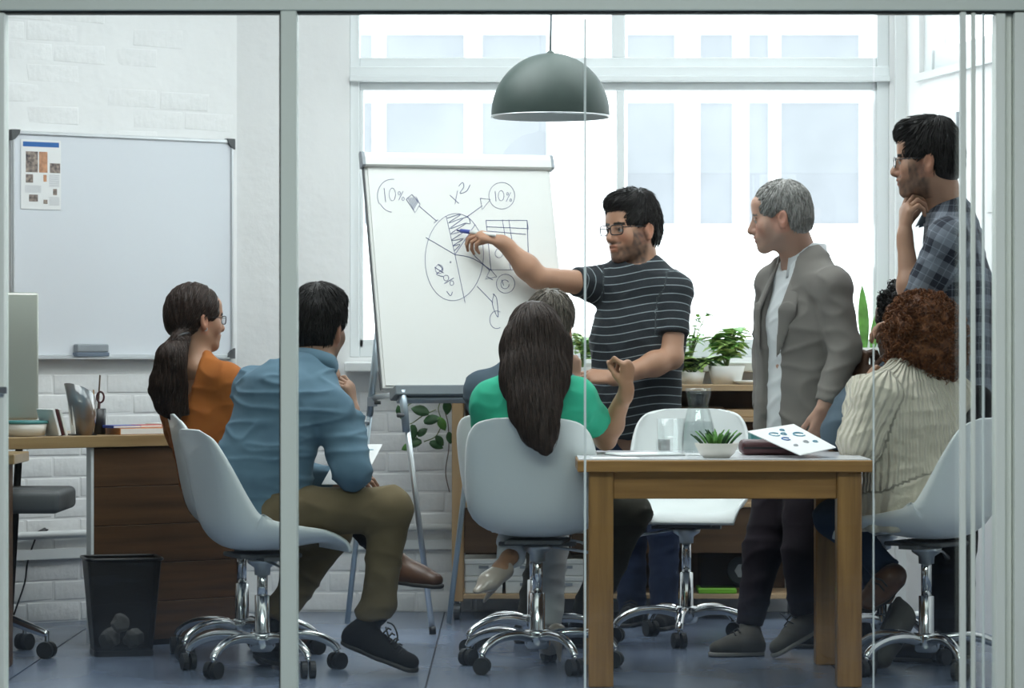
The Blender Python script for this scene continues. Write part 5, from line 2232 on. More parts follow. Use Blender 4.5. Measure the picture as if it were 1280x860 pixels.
for a in an:
    shoe(p, V(a[0] + .03, a[1] + .05, 0.001), V(a[0] - .05, a[1] - .21, .001), V(0, 0, 1), 'black_canvas', 'sole_dark', ankle=a + V(0, 0, .02))
p.finish()
mk = MB().tube([P(576, 288.5, 12.500), P(588, 290, 12.475)], .0085, 10)
mkr = mk.build('marker_pen', M['blue_cover'], None, True)
tag(mkr, "blue marker pen held in the presenter's raised hand", 'pen')
MB().tube([P(588, 290, 12.475), P(619, 294, 12.405)], .0075, 10).build('barrel', M['bone_white'], mkr, True)
MB().tube([P(571.5, 288, 12.510), P(576, 288.5, 12.500)], .003, 8).build('tip', M['ink'], mkr, True)

# ---------- man in the grey suit
p = Person('grey haired man in grey suit jacket standing behind the table', P(960, 818, 11.48), (.46, .27, .20), brow=(.16, .14, .13))
fw = unit(V(-.82, -.57, 0))
pel, chest, neck = P(996, 565, 11.52), P(1000, 410, 11.52), P(1003, 332, 11.55)
sL, sR = P(1040, 358, 11.36), P(968, 354, 11.66)
elL, wrL = P(1057, 440, 11.32), P(1031, 508, 11.26)
elR, wrR = P(960, 440, 11.76), P(955, 512, 11.64)
H = p.head(P(974, 271, 11.50), V(-.965, .12, -.16), neck, V(-.10, 0, 1), 1.0, h=.0027, beard=(.34, .27, .24), bmix=.30, browt=.004)
hair_short(p, H, 'hair_grey', vol=.008, top=.003, low=-.060, tex=.002, side_thin=.002, hairline=.074, lockL=.026, lift=.12)
p.arm(sL, elL, wrL, 1.0, dict(d=V(-.25, -.05, -.95), n=V(-.57, .82, 0), s_=V(-.82, -.57, 0), curls=(.55, .9, .6), thumb=(.35, .3, .3), ts=.25), upper=False)
p.arm(sR, elR, wrR, 1.0, dict(d=V(-.1, -.1, -1), n=V(.8, -.4, 0), s_=V(-.5, -.8, 0), curls=(.3, .5, .3), thumb=(.3, .4, .3)), upper=False)
hips = (P(980, 585, 11.60), P(1012, 585, 11.46))
kn = (P(953, 690, 11.50), P(1004, 692, 11.36))
an = (P(937, 782, 11.47), P(1003, 768, 11.38))
p.core(pel, chest, neck, sL, sR, list(zip(hips, kn, an)))
rt = np.cross(fw, V(0, 0, 1))
S = Soft()
cs_ = (sL + sR) / 2
torso(S, pel, chest, neck, cs_ + (sL - cs_) * .55, cs_ + (sR - cs_) * .55, fw, .160, .158, .68, .048, trap=.046, z0=0)
S.ell(neck + fw * .055 + V(0, 0, .045), (rt, fw, V(0, 0, 1)), [.05, .06, .075], .01, -1, 'sub')
p.part(S, 'dress_shirt', 'white_shirt', h=.009, folds=(.003, 40))
collar(p, neck + V(0, 0, .018), unit(fw + V(-.2, .1, 0)), 'white_shirt', .076, .062, gap=.9)
S = Soft()
torso(S, pel + V(0, 0, -.06), chest, neck, sL, sR, fw, .190, .182, .72, .060, trap=.050, k=.05, neckup=.012)
# opening in front
top_ = neck + fw * .10 + V(0, 0, .03)
bot = pel + fw * .16 + V(0, 0, .12)
S.cone(top_, chest + fw * .15 + V(0, 0, -.04), .066, .048, .008, flat=(fw, 2.2), op='sub')
S.cone(chest + fw * .15 + V(0, 0, -.04), bot, .048, .05, .008, flat=(fw, 2.2), op='sub')
S.cone(bot, pel + fw * .17 + V(0, 0, -.2), .05, .12, .01, flat=(fw, 2.0), op='sub')
S.ell(neck + fw * .03 + V(0, 0, .05), (rt, fw, V(0, 0, 1)), [.078, .085, .06], .01, -1, 'sub')
sleeve(S, sL, elL, wrL, .066, .058, .047, 1.97, k=.015)
sleeve(S, sR, elR, wrR, .062, .058, .046, 1.97, k=.015)
p.part(S, 'suit_jacket', 'suit_grey', h=.0075, folds=(.0042, 30), seed=3, sm=3)
for sd in (-1, 1):
    # lapel: a thin folded blade beside the opening
    a0 = neck + rt * sd * .066 + fw * .045 + V(0, 0, .035)
    a1 = chest + rt * sd * .085 + fw * .130 + V(0, 0, .06)
    a2 = chest + rt * sd * .050 + fw * .148 + V(0, 0, -.10)
    S = Soft()
    nn = unit(fw + rt * sd * .45)
    S.cone(a0, a1, .022, .034, .01, flat=(nn, .26))
    S.cone(a1, a2, .034, .008, .01, flat=(nn, .26))
    p.part(S, 'lapel', 'suit_grey', h=.005, sm=1)
S = Soft()
S.cone(neck - fw * .062 + rt * .05 + V(0, 0, .015), neck - fw * .062 - rt * .05 + V(0, 0, .015), .024, .024, .01)
S.cone(neck - fw * .062 - rt * .05 + V(0, 0, .015), neck - rt * .080 + fw * .045 + V(0, 0, .0), .024, .018, .01)
S.cone(neck - fw * .062 + rt * .05 + V(0, 0, .015), neck + rt * .080 + fw * .045 + V(0, 0, .0), .024, .018, .01)
p.part(S, 'jacket_collar', 'suit_grey', h=.005)
S = Soft()
for a, b_, c_ in zip(hips, kn, an):
    leg(S, a, b_, c_, .098, .070, .048)
S.cone(hips[0], hips[1], .10, .10, .05)
p.part(S, 'trousers', 'burgundy_trouser', h=.010, folds=(.004, 30), seed=2)
hl, tt = P(955, 816, 11.45), P(884, 816, 11.40)
hl[2] = tt[2] = .002
shoe(p, hl, tt, V(0, 0, 1), 'sneaker_grey', 'sole_pale', ankle=an[0] + V(0, 0, .0))
hl, tt = P(1036, 780, 11.42), P(966, 818, 11.30)
tt[2] = .003
shoe(p, hl, tt, V(-.4, 0, 1), 'sneaker_grey', 'sole_pale', ankle=an[1] + V(.02, 0, .0))
p.finish()

# ---------- man in the plaid shirt
p = Person('tall man in plaid shirt with glasses resting his chin on his hand', P(1190, 815, 11.22), (.36, .20, .13))
fw = unit(V(-.93, .25, 0))
rt = np.cross(fw, V(0, 0, 1))
pel, chest, neck = P(1200, 500, 11.22), P(1194, 365, 11.22), P(1183, 268, 11.23)
sL, sR = P(1186, 300, 11.06), P(1202, 298, 11.38)
elL, wrL = P(1140, 384, 11.08), P(1131, 296, 11.14)
elR, wrR = P(1180, 395, 11.46), P(1140, 410, 11.35)
H = p.head(P(1158, 200, 11.18), V(-.965, .22, -.06), neck, V(-.05, 0, 1), 1.06, h=.0027, beard=(.03, .022, .02), bmix=.70)
hair_short(p, H, 'hair_black', vol=.012, top=.008, quiff=.006, low=-.050, tex=.0045, side_thin=.004, freq=120)
glasses(p, H, y=.106, hgt=.017, w=.025, rt=.0020, square=False)
p.arm(sL, elL, wrL, 1.0, dict(d=V(.06, .06, 1), n=V(.85, .25, .1), s_=V(-.3, .95, 0), curls=((.35, .7, .4), (.6, 1.1, .6), (.8, 1.2, .7), (.9, 1.2, .7)), thumb=(.7, .4, .2), q=1.12, ts=.3))
p.arm(sR, elR, wrR, 1.0, dict(d=V(-1, 0, .1), n=V(0, -.5, -1), s_=V(0, 0, 1), curls=(.5, .6, .4)))
hips = (P(1205, 505, 11.32), P(1202, 505, 11.14))
kn = (P(1195, 670, 11.30), P(1186, 672, 11.14))
an = (P(1196, 792, 11.32), P(1188, 795, 11.18))
p.core(pel, chest, neck, sL, sR, list(zip(hips, kn, an)))
S = Soft()
torso(S, pel + V(0, 0, -.03), chest, neck, sL, sR, fw, .172, .178, .72, .064, trap=.050)
sleeve(S, sL, elL, wrL, .068, .060, .05, .90)
sleeve(S, sR, elR, wrR, .066, .058, .05, .90)
S.ell(neck + fw * .03 + V(0, 0, .055), (rt, fw, V(0, 0, 1)), [.066, .07, .06], .01, -1, 'sub')
p.part(S, 'plaid_shirt', 'plaid_shirt', h=.0075, folds=(.0035, 32), cl=True, seed=4)
collar(p, neck + V(0, 0, .0), unit(fw + V(0, 0, .25)), 'slate_shirt', .069, .05, gap=.8)
S = Soft()
for a, b_, c_ in zip(hips, kn, an):
    leg(S, a, b_, c_, .09, .07, .062)
S.cone(hips[0], hips[1], .10, .10, .05)
p.part(S, 'trousers', 'black_trouser', h=.011, folds=(.004, 30))
for a in an:
    shoe(p, V(a[0] + .05, a[1], 0.002), V(a[0] - .21, a[1] + .06, .002), V(0, 0, 1), 'black_canvas', 'sole_dark', ankle=a + V(0, 0, .0))
p.finish()

# ---------- woman in the green top
p = Person('woman with long dark hair in green top seated with raised fist', P(690, 820, 10.95), (.36, .19, .11))
fw = unit(V(.10, .99, 0))
rt = np.cross(fw, V(0, 0, 1))
pel, chest, neck = P(668, 622, 10.92), P(667, 525, 10.86), P(667, 476, 10.88)
sL, sR = P(614, 503, 10.88), P(720, 499, 10.84)
elR, wrR = P(757, 549, 11.00), P(783, 488, 10.86)
elL, wrL = P(608, 585, 11.05), P(650, 610, 11.28)
H = p.head(P(667, 424, 10.90), V(-.18, .97, -.05), neck, V(0, 0, 1), .97, female=True, h=.004)
p.arm(sR, elR, wrR, .92, dict(d=V(.05, .0, 1), n=V(-.8, .5, 0), s_=V(-.5, -.8, .0), curls=((1.0, 1.3, .9), (1.3, 1.4, 1.0), (1.4, 1.5, 1.0), (1.4, 1.5, 1.0)), thumb=(.75, .8, .7), q=.98, ts=.15))
p.arm(sL, elL, wrL, .92, dict(d=V(.6, .7, -.2), n=V(0, 0, -1), s_=V(.7, -.6, 0), curls=(.4, .5, .3), q=.92))
hips = (P(642, 620, 10.94), P(694, 620, 10.94))
kn = (P(648, 640, 11.32), P(690, 645, 11.36))
an = (P(638, 696, 10.98), P(684, 785, 11.22))
p.core(pel, chest, neck, sL, sR, list(zip(hips, kn, an)), (.09, .09))
S = Soft()
torso(S, pel, chest, neck, sL, sR, fw, .165, .158, .66, .060, trap=.046, neckup=-.02)
sleeve(S, sR, elR, wrR, .064, .066, .05, .62)
sleeve(S, sL, elL, wrL, .062, .062, .05, .55)
S.ell(neck + V(0, .02, .05), (rt, fw, V(0, 0, 1)), [.075, .08, .05], .012, -1, 'sub')
S.half(V(0, 0, .485), V(0, 0, -1))
p.part(S, 'green_top', 'green_top', h=.008, folds=(.003, 36), seed=5)
S = Soft()
for a, b_, c_ in zip(hips, kn, an):
    leg(S, a, b_, c_, .078, .064, .052)
S.cone(hips[0], hips[1], .085, .085, .05)
p.part(S, 'white_trousers', 'white_trouser', h=.010, folds=(.004, 34))
S = Soft()                                # bare ankles and feet show above the heels
S.cone(an[0] + (an[0] - kn[0]) * -.05, P(626, 712, 10.92), .03, .028, .02)
S.cone(P(626, 712, 10.92), P(607, 732, 10.88), .028, .024, .02)
S.cone(an[1], P(684, 800, 11.2), .03, .03, .02)
p.add_skin(S, .006)
for (hl, tt, un, tip) in ((P(630, 712, 10.93), P(597, 738, 10.84), V(-.2, -.5, .8), P(605, 752, 10.95)), (P(696, 790, 11.12), P(680, 826, 11.30), V(0, .4, .9), P(700, 826, 11.10))):
    if tt[2] < .02: tt[2] = .012
    S = Soft()
    d_ = unit(tt - hl); u_ = unit(un - d_ * np.dot(un, d_)); sd_ = np.cross(d_, u_)
    S.cone(hl, hl + (tt - hl) * .55, .034, .038, .02, flat=(u_, .9))
    S.cone(hl + (tt - hl) * .55, tt, .038, .018, .02, flat=(u_, .6))
    tip2 = tip.copy(); tip2[2] = max(tip2[2], .006)
    S.cone(hl - u_ * .01, tip2, .022, .006, .02)
    p.part(S, 'high_heel', 'nude_shoe', h=.0055)
S = Soft()
S.ell(H(0, -.016, .034), H.ax, [.088, .108, .098], .02)
S.ell(H(0, -.05, -.03), H.ax, [.105, .075, .09], .04)
pp = [P(667, 440, 10.82), P(668, 475, 10.77), P(669, 512, 10.715), P(675, 540, 10.68), P(682, 562, 10.67)]
rr = [.115, .105, .076, .052, .020]
for i_ in range(4):
    S.cone(pp[i_], pp[i_ + 1], rr[i_], rr[i_ + 1], .04, flat=(V(0, 1, 0), .42))
S.cone(P(700, 430, 10.86), P(706, 470, 10.84), .03, .022, .04)
S.ell(H(0, .13, -.03), H.ax, [.085, .085, .12], .01, -1, 'sub')
p.part(S, 'long_hair', 'hair_brunette', h=.005, strand=lambda P_: .0007 * np.sin(P_[:, 0] * 330 + 3 * np.sin(P_[:, 2] * 9)) + .0014 * wob(P_ * np.array([1, 1, .12]), 200, 3),
       lk=dict(n=1600, L=.13, r=.0028, flow=lambda P_: np.stack([.12 - .25 * np.clip((P_[:, 0] - .07) / .1, -1, 1), 0 * P_[:, 0], -1 + 0 * P_[:, 0]], 1), lift=.02, drop=.03, jit=.06, nseg=5, keep=lambda P_: P_[:, 2] > .90))
p.finish()

# ---------- short-haired person beyond her
p = Person('seated grey brown haired person in slate shirt beyond the green top', P(680, 812, 11.65), (.45, .27, .19))
fw = unit(V(.35, .94, 0))
rt = np.cross(fw, V(0, 0, 1))
pel, chest, neck = P(656, 608, 11.56), P(656, 520, 11.56), P(668, 462, 11.60)
sL, sR = P(604, 488, 11.62), P(704, 492, 11.50)
elR, wrR = P(728, 548, 11.70), P(717, 478, 11.66)
elL, wrL = P(612, 575, 11.72), P(660, 590, 11.9)
H = p.head(P(688, 409, 11.62), V(.30, .94, -.10), neck, V(.06, 0, 1), 1.0, h=.004)
hair_short(p, H, 'hair_grey_brown', vol=.012, top=.004, low=-.075, tex=.003, side_thin=.004)
p.arm(sR, elR, wrR, .95, dict(d=V(-.1, -.05, 1), n=V(-.3, .9, 0), s_=V(-.9, -.3, 0), curls=(1.0, 1.0, .6), thumb=(.6, .5, .4), q=.95))
p.arm(sL, elL, wrL, .95, dict(d=V(.7, .6, 0), n=V(0, 0, -1), s_=V(.6, -.6, 0), curls=(.4, .5, .3)))
hips = (P(638, 620, 11.58), P(682, 620, 11.55))
kn = (P(690, 640, 11.98), P(790, 640, 11.72))
an = (P(664, 778, 11.95), P(730, 772, 11.78))
p.core(pel, chest, neck, sL, sR, list(zip(hips, kn, an)))
S = Soft()
torso(S, pel, chest, neck, sL, sR, fw, .165, .168, .68, .062, trap=.05)
sleeve(S, sR, elR, wrR, .064, .058, .045, 1.7)
sleeve(S, sL, elL, wrL, .064, .058, .045, 1.8)
S.half(V(0, 0, .485), V(0, 0, -1))
p.part(S, 'slate_shirt', 'slate_shirt', h=.009, folds=(.0035, 34), seed=6)
collar(p, neck, fw, 'slate_shirt')
S = Soft()
for a, b_, c_ in zip(hips, kn, an):
    leg(S, a, b_, c_, .080, .068, .055)
S.cone(hips[0], hips[1], .085, .085, .05)
p.part(S, 'trousers', 'olive_dark', h=.010, folds=(.005, 30))
for a in an:
    shoe(p, V(a[0] - .04, a[1] - .05, .002), V(a[0] + .06, a[1] + .19, .002), V(0, 0, 1), 'black_canvas', 'sole_dark', ankle=a)
p.finish()

# ---------- man in the blue shirt
p = Person('black haired man in blue shirt leaning forward on white chair', P(450, 838, 10.88), (.34, .19, .125))
fw = unit(V(.62, .78, 0))
rt = np.cross(fw, V(0, 0, 1))
pel, mid, chest, neck = P(338, 632, 10.88), P(331, 575, 10.88), P(352, 512, 10.90), P(394, 462, 10.98)
sL, sR = P(320, 488, 11.02), P(412, 512, 10.84)
elR, wrR = P(440, 588, 10.78), P(440, 514, 10.92)
elL, wrL = P(345, 590, 11.15), P(420, 600, 11.25)
H = p.head(P(400, 410, 11.04), V(.42, .90, -.08), neck, V(.10, .05, 1), 1.03, h=.004, beard=(.03, .02, .02), bmix=.45)
hair_short(p, H, 'hair_black', vol=.013, top=.012, quiff=.008, low=-.052, tex=.0045, side_thin=.004, freq=120)
p.arm(sR, elR, wrR, 1.0, dict(d=V(-.12, .10, 1), n=V(-.9, .3, 0), s_=V(.2, .9, 0), curls=((.6, .9, .5), (.9, 1.0, .6), (1.1, 1.1, .7), (1.1, 1.1, .7)), thumb=(.5, .4, .3)), upper=False)
p.arm(sL, elL, wrL, 1.0, dict(d=V(.9, .1, .1), n=V(0, .5, -1), s_=V(0, 1, .5), curls=(.5, .6, .4)), upper=False)
hips = (P(352, 645, 10.98), P(362, 640, 10.80))
kn = (P(412, 668, 11.20), P(488, 636, 10.84))
an = (P(345, 775, 11.12), P(470, 772, 10.86))
p.core(pel, chest, neck, sL, sR, list(zip(hips, kn, an)))
S = Soft()
torso(S, pel, chest, neck, sL, sR, fw, .165, .170, .72, .070, mid=mid, rm=.172, trap=.056, hem=False, neckup=-.025)
sleeve(S, sR, elR, wrR, .068, .060, .044, 1.9)
sleeve(S, sL, elL, wrL, .074, .062, .046, 1.9)
S.half(V(0, 0, .485), V(0, 0, -1))
p.part(S, 'blue_shirt', 'denim_shirt', h=.0065, folds=(.0055, 34, (.6, .6, 2.2)), seed=7)
collar(p, neck + V(-.004, -.004, .004), unit(fw + V(0, 0, -.35)), 'denim_shirt', .072, .05)
S = Soft()
for a, b_, c_ in zip(hips, kn, an):
    leg(S, a, b_, c_, .088, .073, .052)
S.cone(hips[0], hips[1], .085, .085, .05)
S.cone(P(478, 752, 10.86), P(462, 766, 10.86), .052, .05, .02)
p.part(S, 'khaki_trousers', 'khaki', h=.008, folds=(.004, 34), seed=8)
hl, tt = P(427, 803, 10.88), P(523, 836, 10.78)
tt[2] = .004
so, d_, u_, sd_, L_ = shoe(p, hl, tt, V(-.25, 0, 1), 'black_canvas', 'sole_dark', ankle=P(472, 768, 10.86), high=.05, laces=False)
m = MB()
org = p.base
for i_ in range(5):
    b_ = hl + d_ * L_ * (.50 + .06 * i_) + u_ * (.098 - .012 * i_)
    m.tube([b_ - sd_ * .03 - org, b_ + u_ * .012 - org, b_ + sd_ * .03 - org], .003, 5)
lp_ = P(483, 790, 10.84)
m.tube(smooth_pts([P(484, 778, 10.82) - org, P(492, 782, 10.80) - org, P(497, 796, 10.80) - org, P(492, 806, 10.80) - org, P(486, 796, 10.80) - org, P(482, 784, 10.82) - org], 5), .003, 6)
ob = m.build('shoe_laces', M['lace'], so, True)
hl, tt = P(322, 828, 11.14), P(368, 836, 10.98)
hl[2] = .03; tt[2] = .003
shoe(p, hl, tt, V(-.1, 0, 1), 'black_canvas', 'sole_dark', ankle=P(345, 780, 11.12), high=.04)
p.finish()
# printed page on his lap
pg = empty('printed_page', tuple(P(440, 600, 10.92)))
tag(pg, 'white printed page on the lap of the man in blue', 'paper')
a_, b_, c_, d_ = P(402, 606, 10.95), P(452, 606, 10.95), P(478, 556, 11.2), P(430, 556, 11.2)
og = V(*pg.location)
MB().slab([tuple(q_ - og) for q_ in (a_, b_, c_, d_)], (0, .0, .002)).build('sheet', M['paper'], pg)
for t_, mt in ((.25, 'print_teal'), (.6, 'print_blue'), (.85, 'print_teal')):
    l0 = a_ * (1 - t_) + d_ * t_; l1 = b_ * (1 - t_) + c_ * t_
    MB().slab([tuple(q_ - og + V(0, -.001, .0025)) for q_ in (l0 * .85 + l1 * .15, l0 * .15 + l1 * .85, l0 * .15 + l1 * .85 + V(0, .012, .003), l0 * .85 + l1 * .15 + V(0, .012, .003))], (0, 0, .0008)).build('printed_band', M[mt], pg)

# ---------- woman with the ponytail
p = Person('woman with dark ponytail and glasses in orange top', P(340, 800, 11.7), (.40, .22, .14))
fw = unit(V(.60, .80, 0))
rt = np.cross(fw, V(0, 0, 1))
pel, chest, neck = P(272, 606, 11.50), P(254, 520, 11.50), P(246, 456, 11.50)
sL, sR = P(212, 486, 11.58), P(282, 478, 11.42)
elR, wrR = P(300, 570, 11.45), P(340, 585, 11.62)
elL, wrL = P(232, 570, 11.75), P(300, 590, 11.85)
H = p.head(P(246, 398, 11.52), V(.80, .58, -.04), neck, V(.02, 0, 1), .96, female=True, h=.0038)
glasses(p, H, y=.103, hgt=.015, w=.024, rt=.0018)
p.arm(sR, elR, wrR, .92, dict(d=V(.8, .5, 0), n=V(0, 0, -1), s_=V(-.5, .8, 0), curls=(.5, .5, .3), q=.92))
p.arm(sL, elL, wrL, .92, dict(d=V(.9, 0, 0), n=V(0, 0, -1), s_=V(.1, -.9, 0), curls=(.5, .5, .3), q=.92))
hips = (P(262, 618, 11.60), P(290, 618, 11.46))
kn = (P(378, 640, 11.78), P(408, 612, 11.70))
an = (P(358, 768, 11.82), P(488, 700, 11.72))
p.core(pel, chest, neck, sL, sR, list(zip(hips, kn, an)), (.09, .085))
S = Soft()
torso(S, pel, chest, neck, sL, sR, fw, .155, .145, .68, .058, trap=.043, neckup=-.035)
sleeve(S, sR, elR, wrR, .062, .056, .05, .95)
sleeve(S, sL, elL, wrL, .060, .054, .05, .80)
# deep back neckline
S.cone(neck - fw * .10 + V(0, 0, .03), chest - fw * .14 + V(0, 0, .01), .066, .018, .012, flat=(fw, 1.6), op='sub')
S.half(V(0, 0, .485), V(0, 0, -1))
p.part(S, 'orange_top', 'orange_knit', h=.0075, folds=(.003, 36), seed=9)
S = Soft()                                 # bare back under the neckline
S.cone(neck, chest + V(0, 0, -.05), .07, .128, .04, flat=(fw, .66))
p.add_skin(S, .009)
S = Soft()
S.ell(H(0, -.020, .034), H.ax, [.083, .106, .096], .02)
S.ell(H(0, -.060, -.012), H.ax, [.068, .066, .066], .03)
S.ell(H(0, .120, -.025), H.ax, [.088, .075, .105], .01, -1, 'sub')
for sx_ in (-1, 1):
    S.ell(H(sx_ * .082, .010, -.050), H.ax, [.040, .038, .042], .008, -1, 'sub')
pp = [P(226, 424, 11.42), P(214, 448, 11.36), P(208, 478, 11.36), P(210, 505, 11.38), P(222, 524, 11.38)]
rr = [.034, .052, .055, .042, .014]
for i_ in range(4):
    S.cone(pp[i_], pp[i_ + 1], rr[i_], rr[i_ + 1], .02)
S.cone(P(214, 450, 11.38), P(194, 488, 11.38), .03, .018, .02)
S.cone(P(194, 488, 11.38), P(200, 514, 11.40), .018, .005, .02)
S.cone(P(220, 460, 11.34), P(232, 515, 11.38), .035, .012, .02)
p.part(S, 'ponytail_hair', 'hair_dark_brown', h=.0045, strand=lambda P_: .001 * np.sin(P_[:, 0] * 300 + P_[:, 2] * 60) + .0012 * wob(P_ * np.array([1, 1, .3]), 200, 3),
       lk=dict(n=1500, L=.075, r=.0026, flow=lambda P_: np.where((P_[:, 2] > 1.125)[:, None], P(222, 426, 11.40) - P_, V(-.12, 0, -1) * .1) * 8, lift=.02, drop=.05, jit=.08, nseg=5))
m = MB().tube([P(226, 424, 11.42) - p.base + .036 * (math.cos(a) * V(.8, .3, .5) + math.sin(a) * V(0, 1, -.3)) for a in np.linspace(0, 2 * math.pi, 17)[:-1]], .007, 6, True)
m.build('hair_tie', M['black_plastic'], p.o, True)
m = MB().tube([H(.082, -.008, -.040) - p.base + .006 * V(math.cos(a), .2 * math.sin(a), math.sin(a)) for a in np.linspace(0, 2 * math.pi, 13)[:-1]], .0015, 5, True)
m.build('earring', M['steel'], p.o, True)
S = Soft()
for a, b_, c_ in zip(hips, kn, an):
    leg(S, a, b_, c_, .085, .060, .040)
S.cone(hips[0], hips[1], .08, .08, .05)
p.part(S, 'trousers', 'black_trouser', h=.011, folds=(.003, 30))
shoe(p, P(490, 728, 11.75), P(555, 736, 11.66), V(-.15, 0, 1), 'leather_brown', 'sole_dark', ankle=an[1] + V(.02, 0, 0), h=.07, laces=False)
hl, tt = P(350, 800, 11.84), P(397, 792, 11.72)
hl[2] = .003; tt[2] = .003
shoe(p, hl, tt, V(0, 0, 1), 'leather_brown', 'sole_dark', ankle=an[0], h=.07, laces=False)
p.finish()

# ---------- woman in the cream cardigan
p = Person('woman with curly auburn hair in cream knit cardigan', P(1110, 820, 10.95), (.34, .19, .12))
fw = unit(V(-.62, .78, 0))
rt = np.cross(fw, V(0, 0, 1))
pel, chest, neck = P(1150, 622, 10.88), P(1140, 535, 10.90), P(1142, 476, 10.94)
sL, sR = P(1098, 496, 10.80), P(1186, 494, 11.02)
elL, wrL = P(1077, 552, 10.78), P(1080, 482, 10.98)
elR, wrR = P(1150, 570, 11.20), P(1080, 560, 11.15)
H = p.head(P(1148, 424, 10.98), V(-.48, .87, -.08), neck, V(-.05, 0, 1), .98, female=True, h=.004)
p.arm(sL, elL, wrL, .95, dict(d=V(.5, .6, .7), n=V(.7, .0, -.5), s_=V(.3, -.8, 0), curls=(1.2, 1.2, .8), thumb=(.6, .5, .4), q=.88, ts=.2), upper=False)
p.arm(sR, elR, wrR, .95, dict(d=V(-1, 0, 0), n=V(0, 0, -1), s_=V(0, -1, 0), curls=(.4, .5, .3), q=.93), upper=False)
hips = (P(1135, 630, 10.80), P(1160, 628, 11.0))
kn = (P(1040, 648, 11.02), P(1062, 645, 11.22))
an = (P(1112, 716, 11.02), P(1108, 745, 11.18))
p.core(pel, chest, neck, sL, sR, list(zip(hips, kn, an)), (.09, .09))
uvk = None
S = Soft()
torso(S, pel + V(0, 0, -.02), chest, neck, sL, sR, fw, .198, .184, .78, .072, trap=.055, hem=False)
S.cone(pel, P(1142, 655, 10.87), .196, .196, .06, flat=(fw, .80))
sleeve(S, sL, elL, wrL, .076, .074, .058, 2.0)
sleeve(S, sR, elR, wrR, .074, .070, .055, 1.9)
S.half(V(0, 0, .485), V(0, 0, -1))
p.part(S, 'knit_cardigan', 'cream_knit', h=.0075, folds=(.004, 40), cl=True, seed=3,
       strand=lambda P_: .0028 * np.sign(np.sin(np.arctan2((P_ - chest) @ rt, -((P_ - chest) @ fw)) * 16)) * np.abs(np.sin(np.arctan2((P_ - chest) @ rt, -((P_ - chest) @ fw)) * 16)) ** .5)
S = Soft()
S.cone(neck + rt * .06 + V(0, 0, .02), neck - rt * .06 + V(0, 0, .02) - fw * .01, .038, .038, .03)
S.cone(neck - rt * .06 + V(0, 0, .02), neck - rt * .05 + fw * .07 + V(0, 0, -.02), .038, .03, .03)
S.cone(neck - fw * .06 + V(0, 0, .03), neck - fw * .05 + V(0, 0, .0), .05, .05, .03)
p.part(S, 'cardigan_collar', 'cream_knit', h=.007, cl=True)
S = Soft()
S.ell(H(0, -.020, .042), H.ax, [.112, .128, .116], .03)
S.ell(H(0, -.055, -.045), H.ax, [.132, .112, .10], .04)
S.ell(H(0, -.05, -.10), H.ax, [.105, .09, .055], .04)
for i_ in range(170):
    v = unit(rng.normal(size=3))
    if v[1] > .55: continue
    c_ = V(v[0] * .122, -.035 + v[1] * .125, -.008 + v[2] * .142)
    r_ = rng.uniform(.014, .026)
    S.ell(H(*c_), H.ax, [r_, r_, r_ * 1.2], .006)
S.ell(H(0, .125, -.030), H.ax, [.080, .075, .12], .012, -1, 'sub')
p.part(S, 'curly_hair', 'hair_auburn', h=.005, strand=lambda P_: .002 * wob(P_, 230, 5),
       lk=dict(n=1300, L=.05, r=.0032, flow=lambda P_: rng.normal(size=P_.shape) + V(0, 0, -.6), curl=.0085, nseg=12, keep=lambda P_: H.loc(P_)[:, 1] < .07))
S = Soft()
for a, b_, c_ in zip(hips, kn, an):
    leg(S, a, b_, c_, .078, .062, .05)
S.cone(hips[0], hips[1], .08, .08, .05)
p.part(S, 'jeans', 'jeans_mid', h=.010, folds=(.004, 30))
shoe(p, P(1128, 716, 11.0), P(1074, 764, 10.96), V(.7, 0, .7), 'leather_brown', 'sole_dark', ankle=an[0])
hl, tt = P(1118, 756, 11.12), P(1092, 836, 10.98)
tt[2] = .003
shoe(p, hl, tt, V(.9, -.3, .3), 'sneaker_grey', 'sole_dark', ankle=an[1])
p.finish()

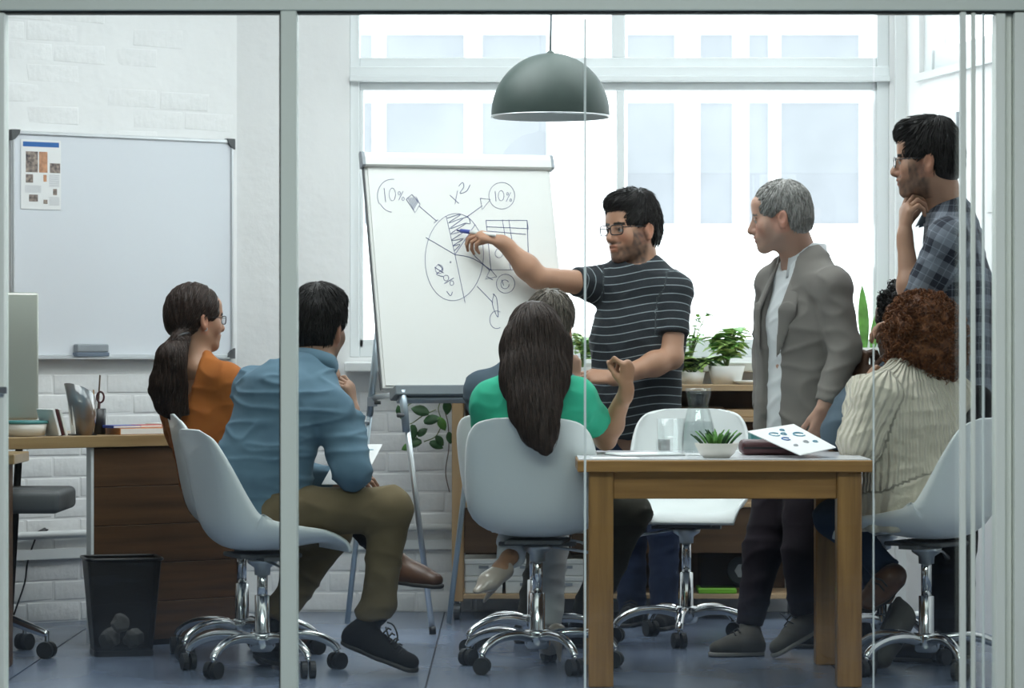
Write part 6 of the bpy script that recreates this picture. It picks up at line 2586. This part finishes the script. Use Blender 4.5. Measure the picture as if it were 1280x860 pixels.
# ---------- black haired person beyond her
p = Person('seated black haired person in slate sleeve resting chin on fist', P(1090, 812, 11.62), (.10, .048, .028))
fw = unit(V(-.80, .60, 0))
rt = np.cross(fw, V(0, 0, 1))
pel, chest, neck = P(1132, 606, 11.64), P(1126, 530, 11.62), P(1122, 470, 11.62)
sL, sR = P(1090, 492, 11.52), P(1160, 488, 11.74)
elL, wrL = P(1050, 540, 11.12), P(1074, 474, 11.34)
elR, wrR = P(1115, 560, 11.82), P(1055, 560, 11.67)
H = p.head(P(1128, 405, 11.60), V(-.85, .50, -.08), neck, V(-.05, 0, 1), 1.0, h=.004, nose=.8)
p.arm(sL, elL, wrL, 1.0, dict(d=V(.1, .1, 1), n=V(.8, .5, 0), s_=V(.5, -.8, 0), curls=(1.2, 1.2, .8), thumb=(.7, .6, .4)), upper=False)
p.arm(sR, elR, wrR, 1.0, dict(d=V(-1, -.2, 0), n=V(0, 0, -1), s_=V(0, -1, 0), curls=(.4, .5, .3)), upper=False)
hips = (P(1118, 620, 11.57), P(1140, 620, 11.72))
kn = (P(1048, 650, 11.67), P(1060, 648, 11.87))
an = (P(1056, 780, 11.70), P(1075, 776, 11.90))
p.core(pel, chest, neck, sL, sR, list(zip(hips, kn, an)))
S = Soft()
torso(S, pel, chest, neck, sL, sR, fw, .165, .168, .70, .062, trap=.05)
sleeve(S, sL, elL, wrL, .064, .062, .048, 1.85)
sleeve(S, sR, elR, wrR, .064, .060, .046, 1.9)
S.half(V(0, 0, .485), V(0, 0, -1))
p.part(S, 'slate_shirt', 'slate_shirt', h=.009, folds=(.0045, 34), seed=6)
S = Soft()
S.ell(H(0, -.022, .040), H.ax, [.088, .108, .095], .03)
for i_ in range(90):
    v = unit(rng.normal(size=3))
    if v[2] < -.2 or v[1] > .8: continue
    c_ = V(v[0] * .088, -.02 + v[1] * .108, .04 + v[2] * .098)
    r_ = rng.uniform(.012, .02)
    S.ell(H(*c_), H.ax, [r_, r_, r_ * 1.3], .004)
S.ell(H(0, .125, -.032), H.ax, [.080, .075, .10], .010, -1, 'sub')
S.half(H(0, 0, -.05), -H.u)
p.part(S, 'coiled_hair', 'hair_black', h=.005, strand=lambda P_: .002 * wob(P_, 260, 5),
       lk=dict(n=700, L=.035, r=.003, flow=lambda P_: rng.normal(size=P_.shape), curl=.007, nseg=10, keep=lambda P_: H.loc(P_)[:, 1] < .06))
S = Soft()
for a, b_, c_ in zip(hips, kn, an):
    leg(S, a, b_, c_, .09, .066, .05)
S.cone(hips[0], hips[1], .085, .085, .05)
p.part(S, 'jeans', 'jeans', h=.011, folds=(.004, 30))
for a in an:
    shoe(p, V(a[0] + .04, a[1] - .02, .002), V(a[0] - .20, a[1] + .05, .002), V(0, 0, 1), 'black_canvas', 'sole_dark', ankle=a)
p.finish()
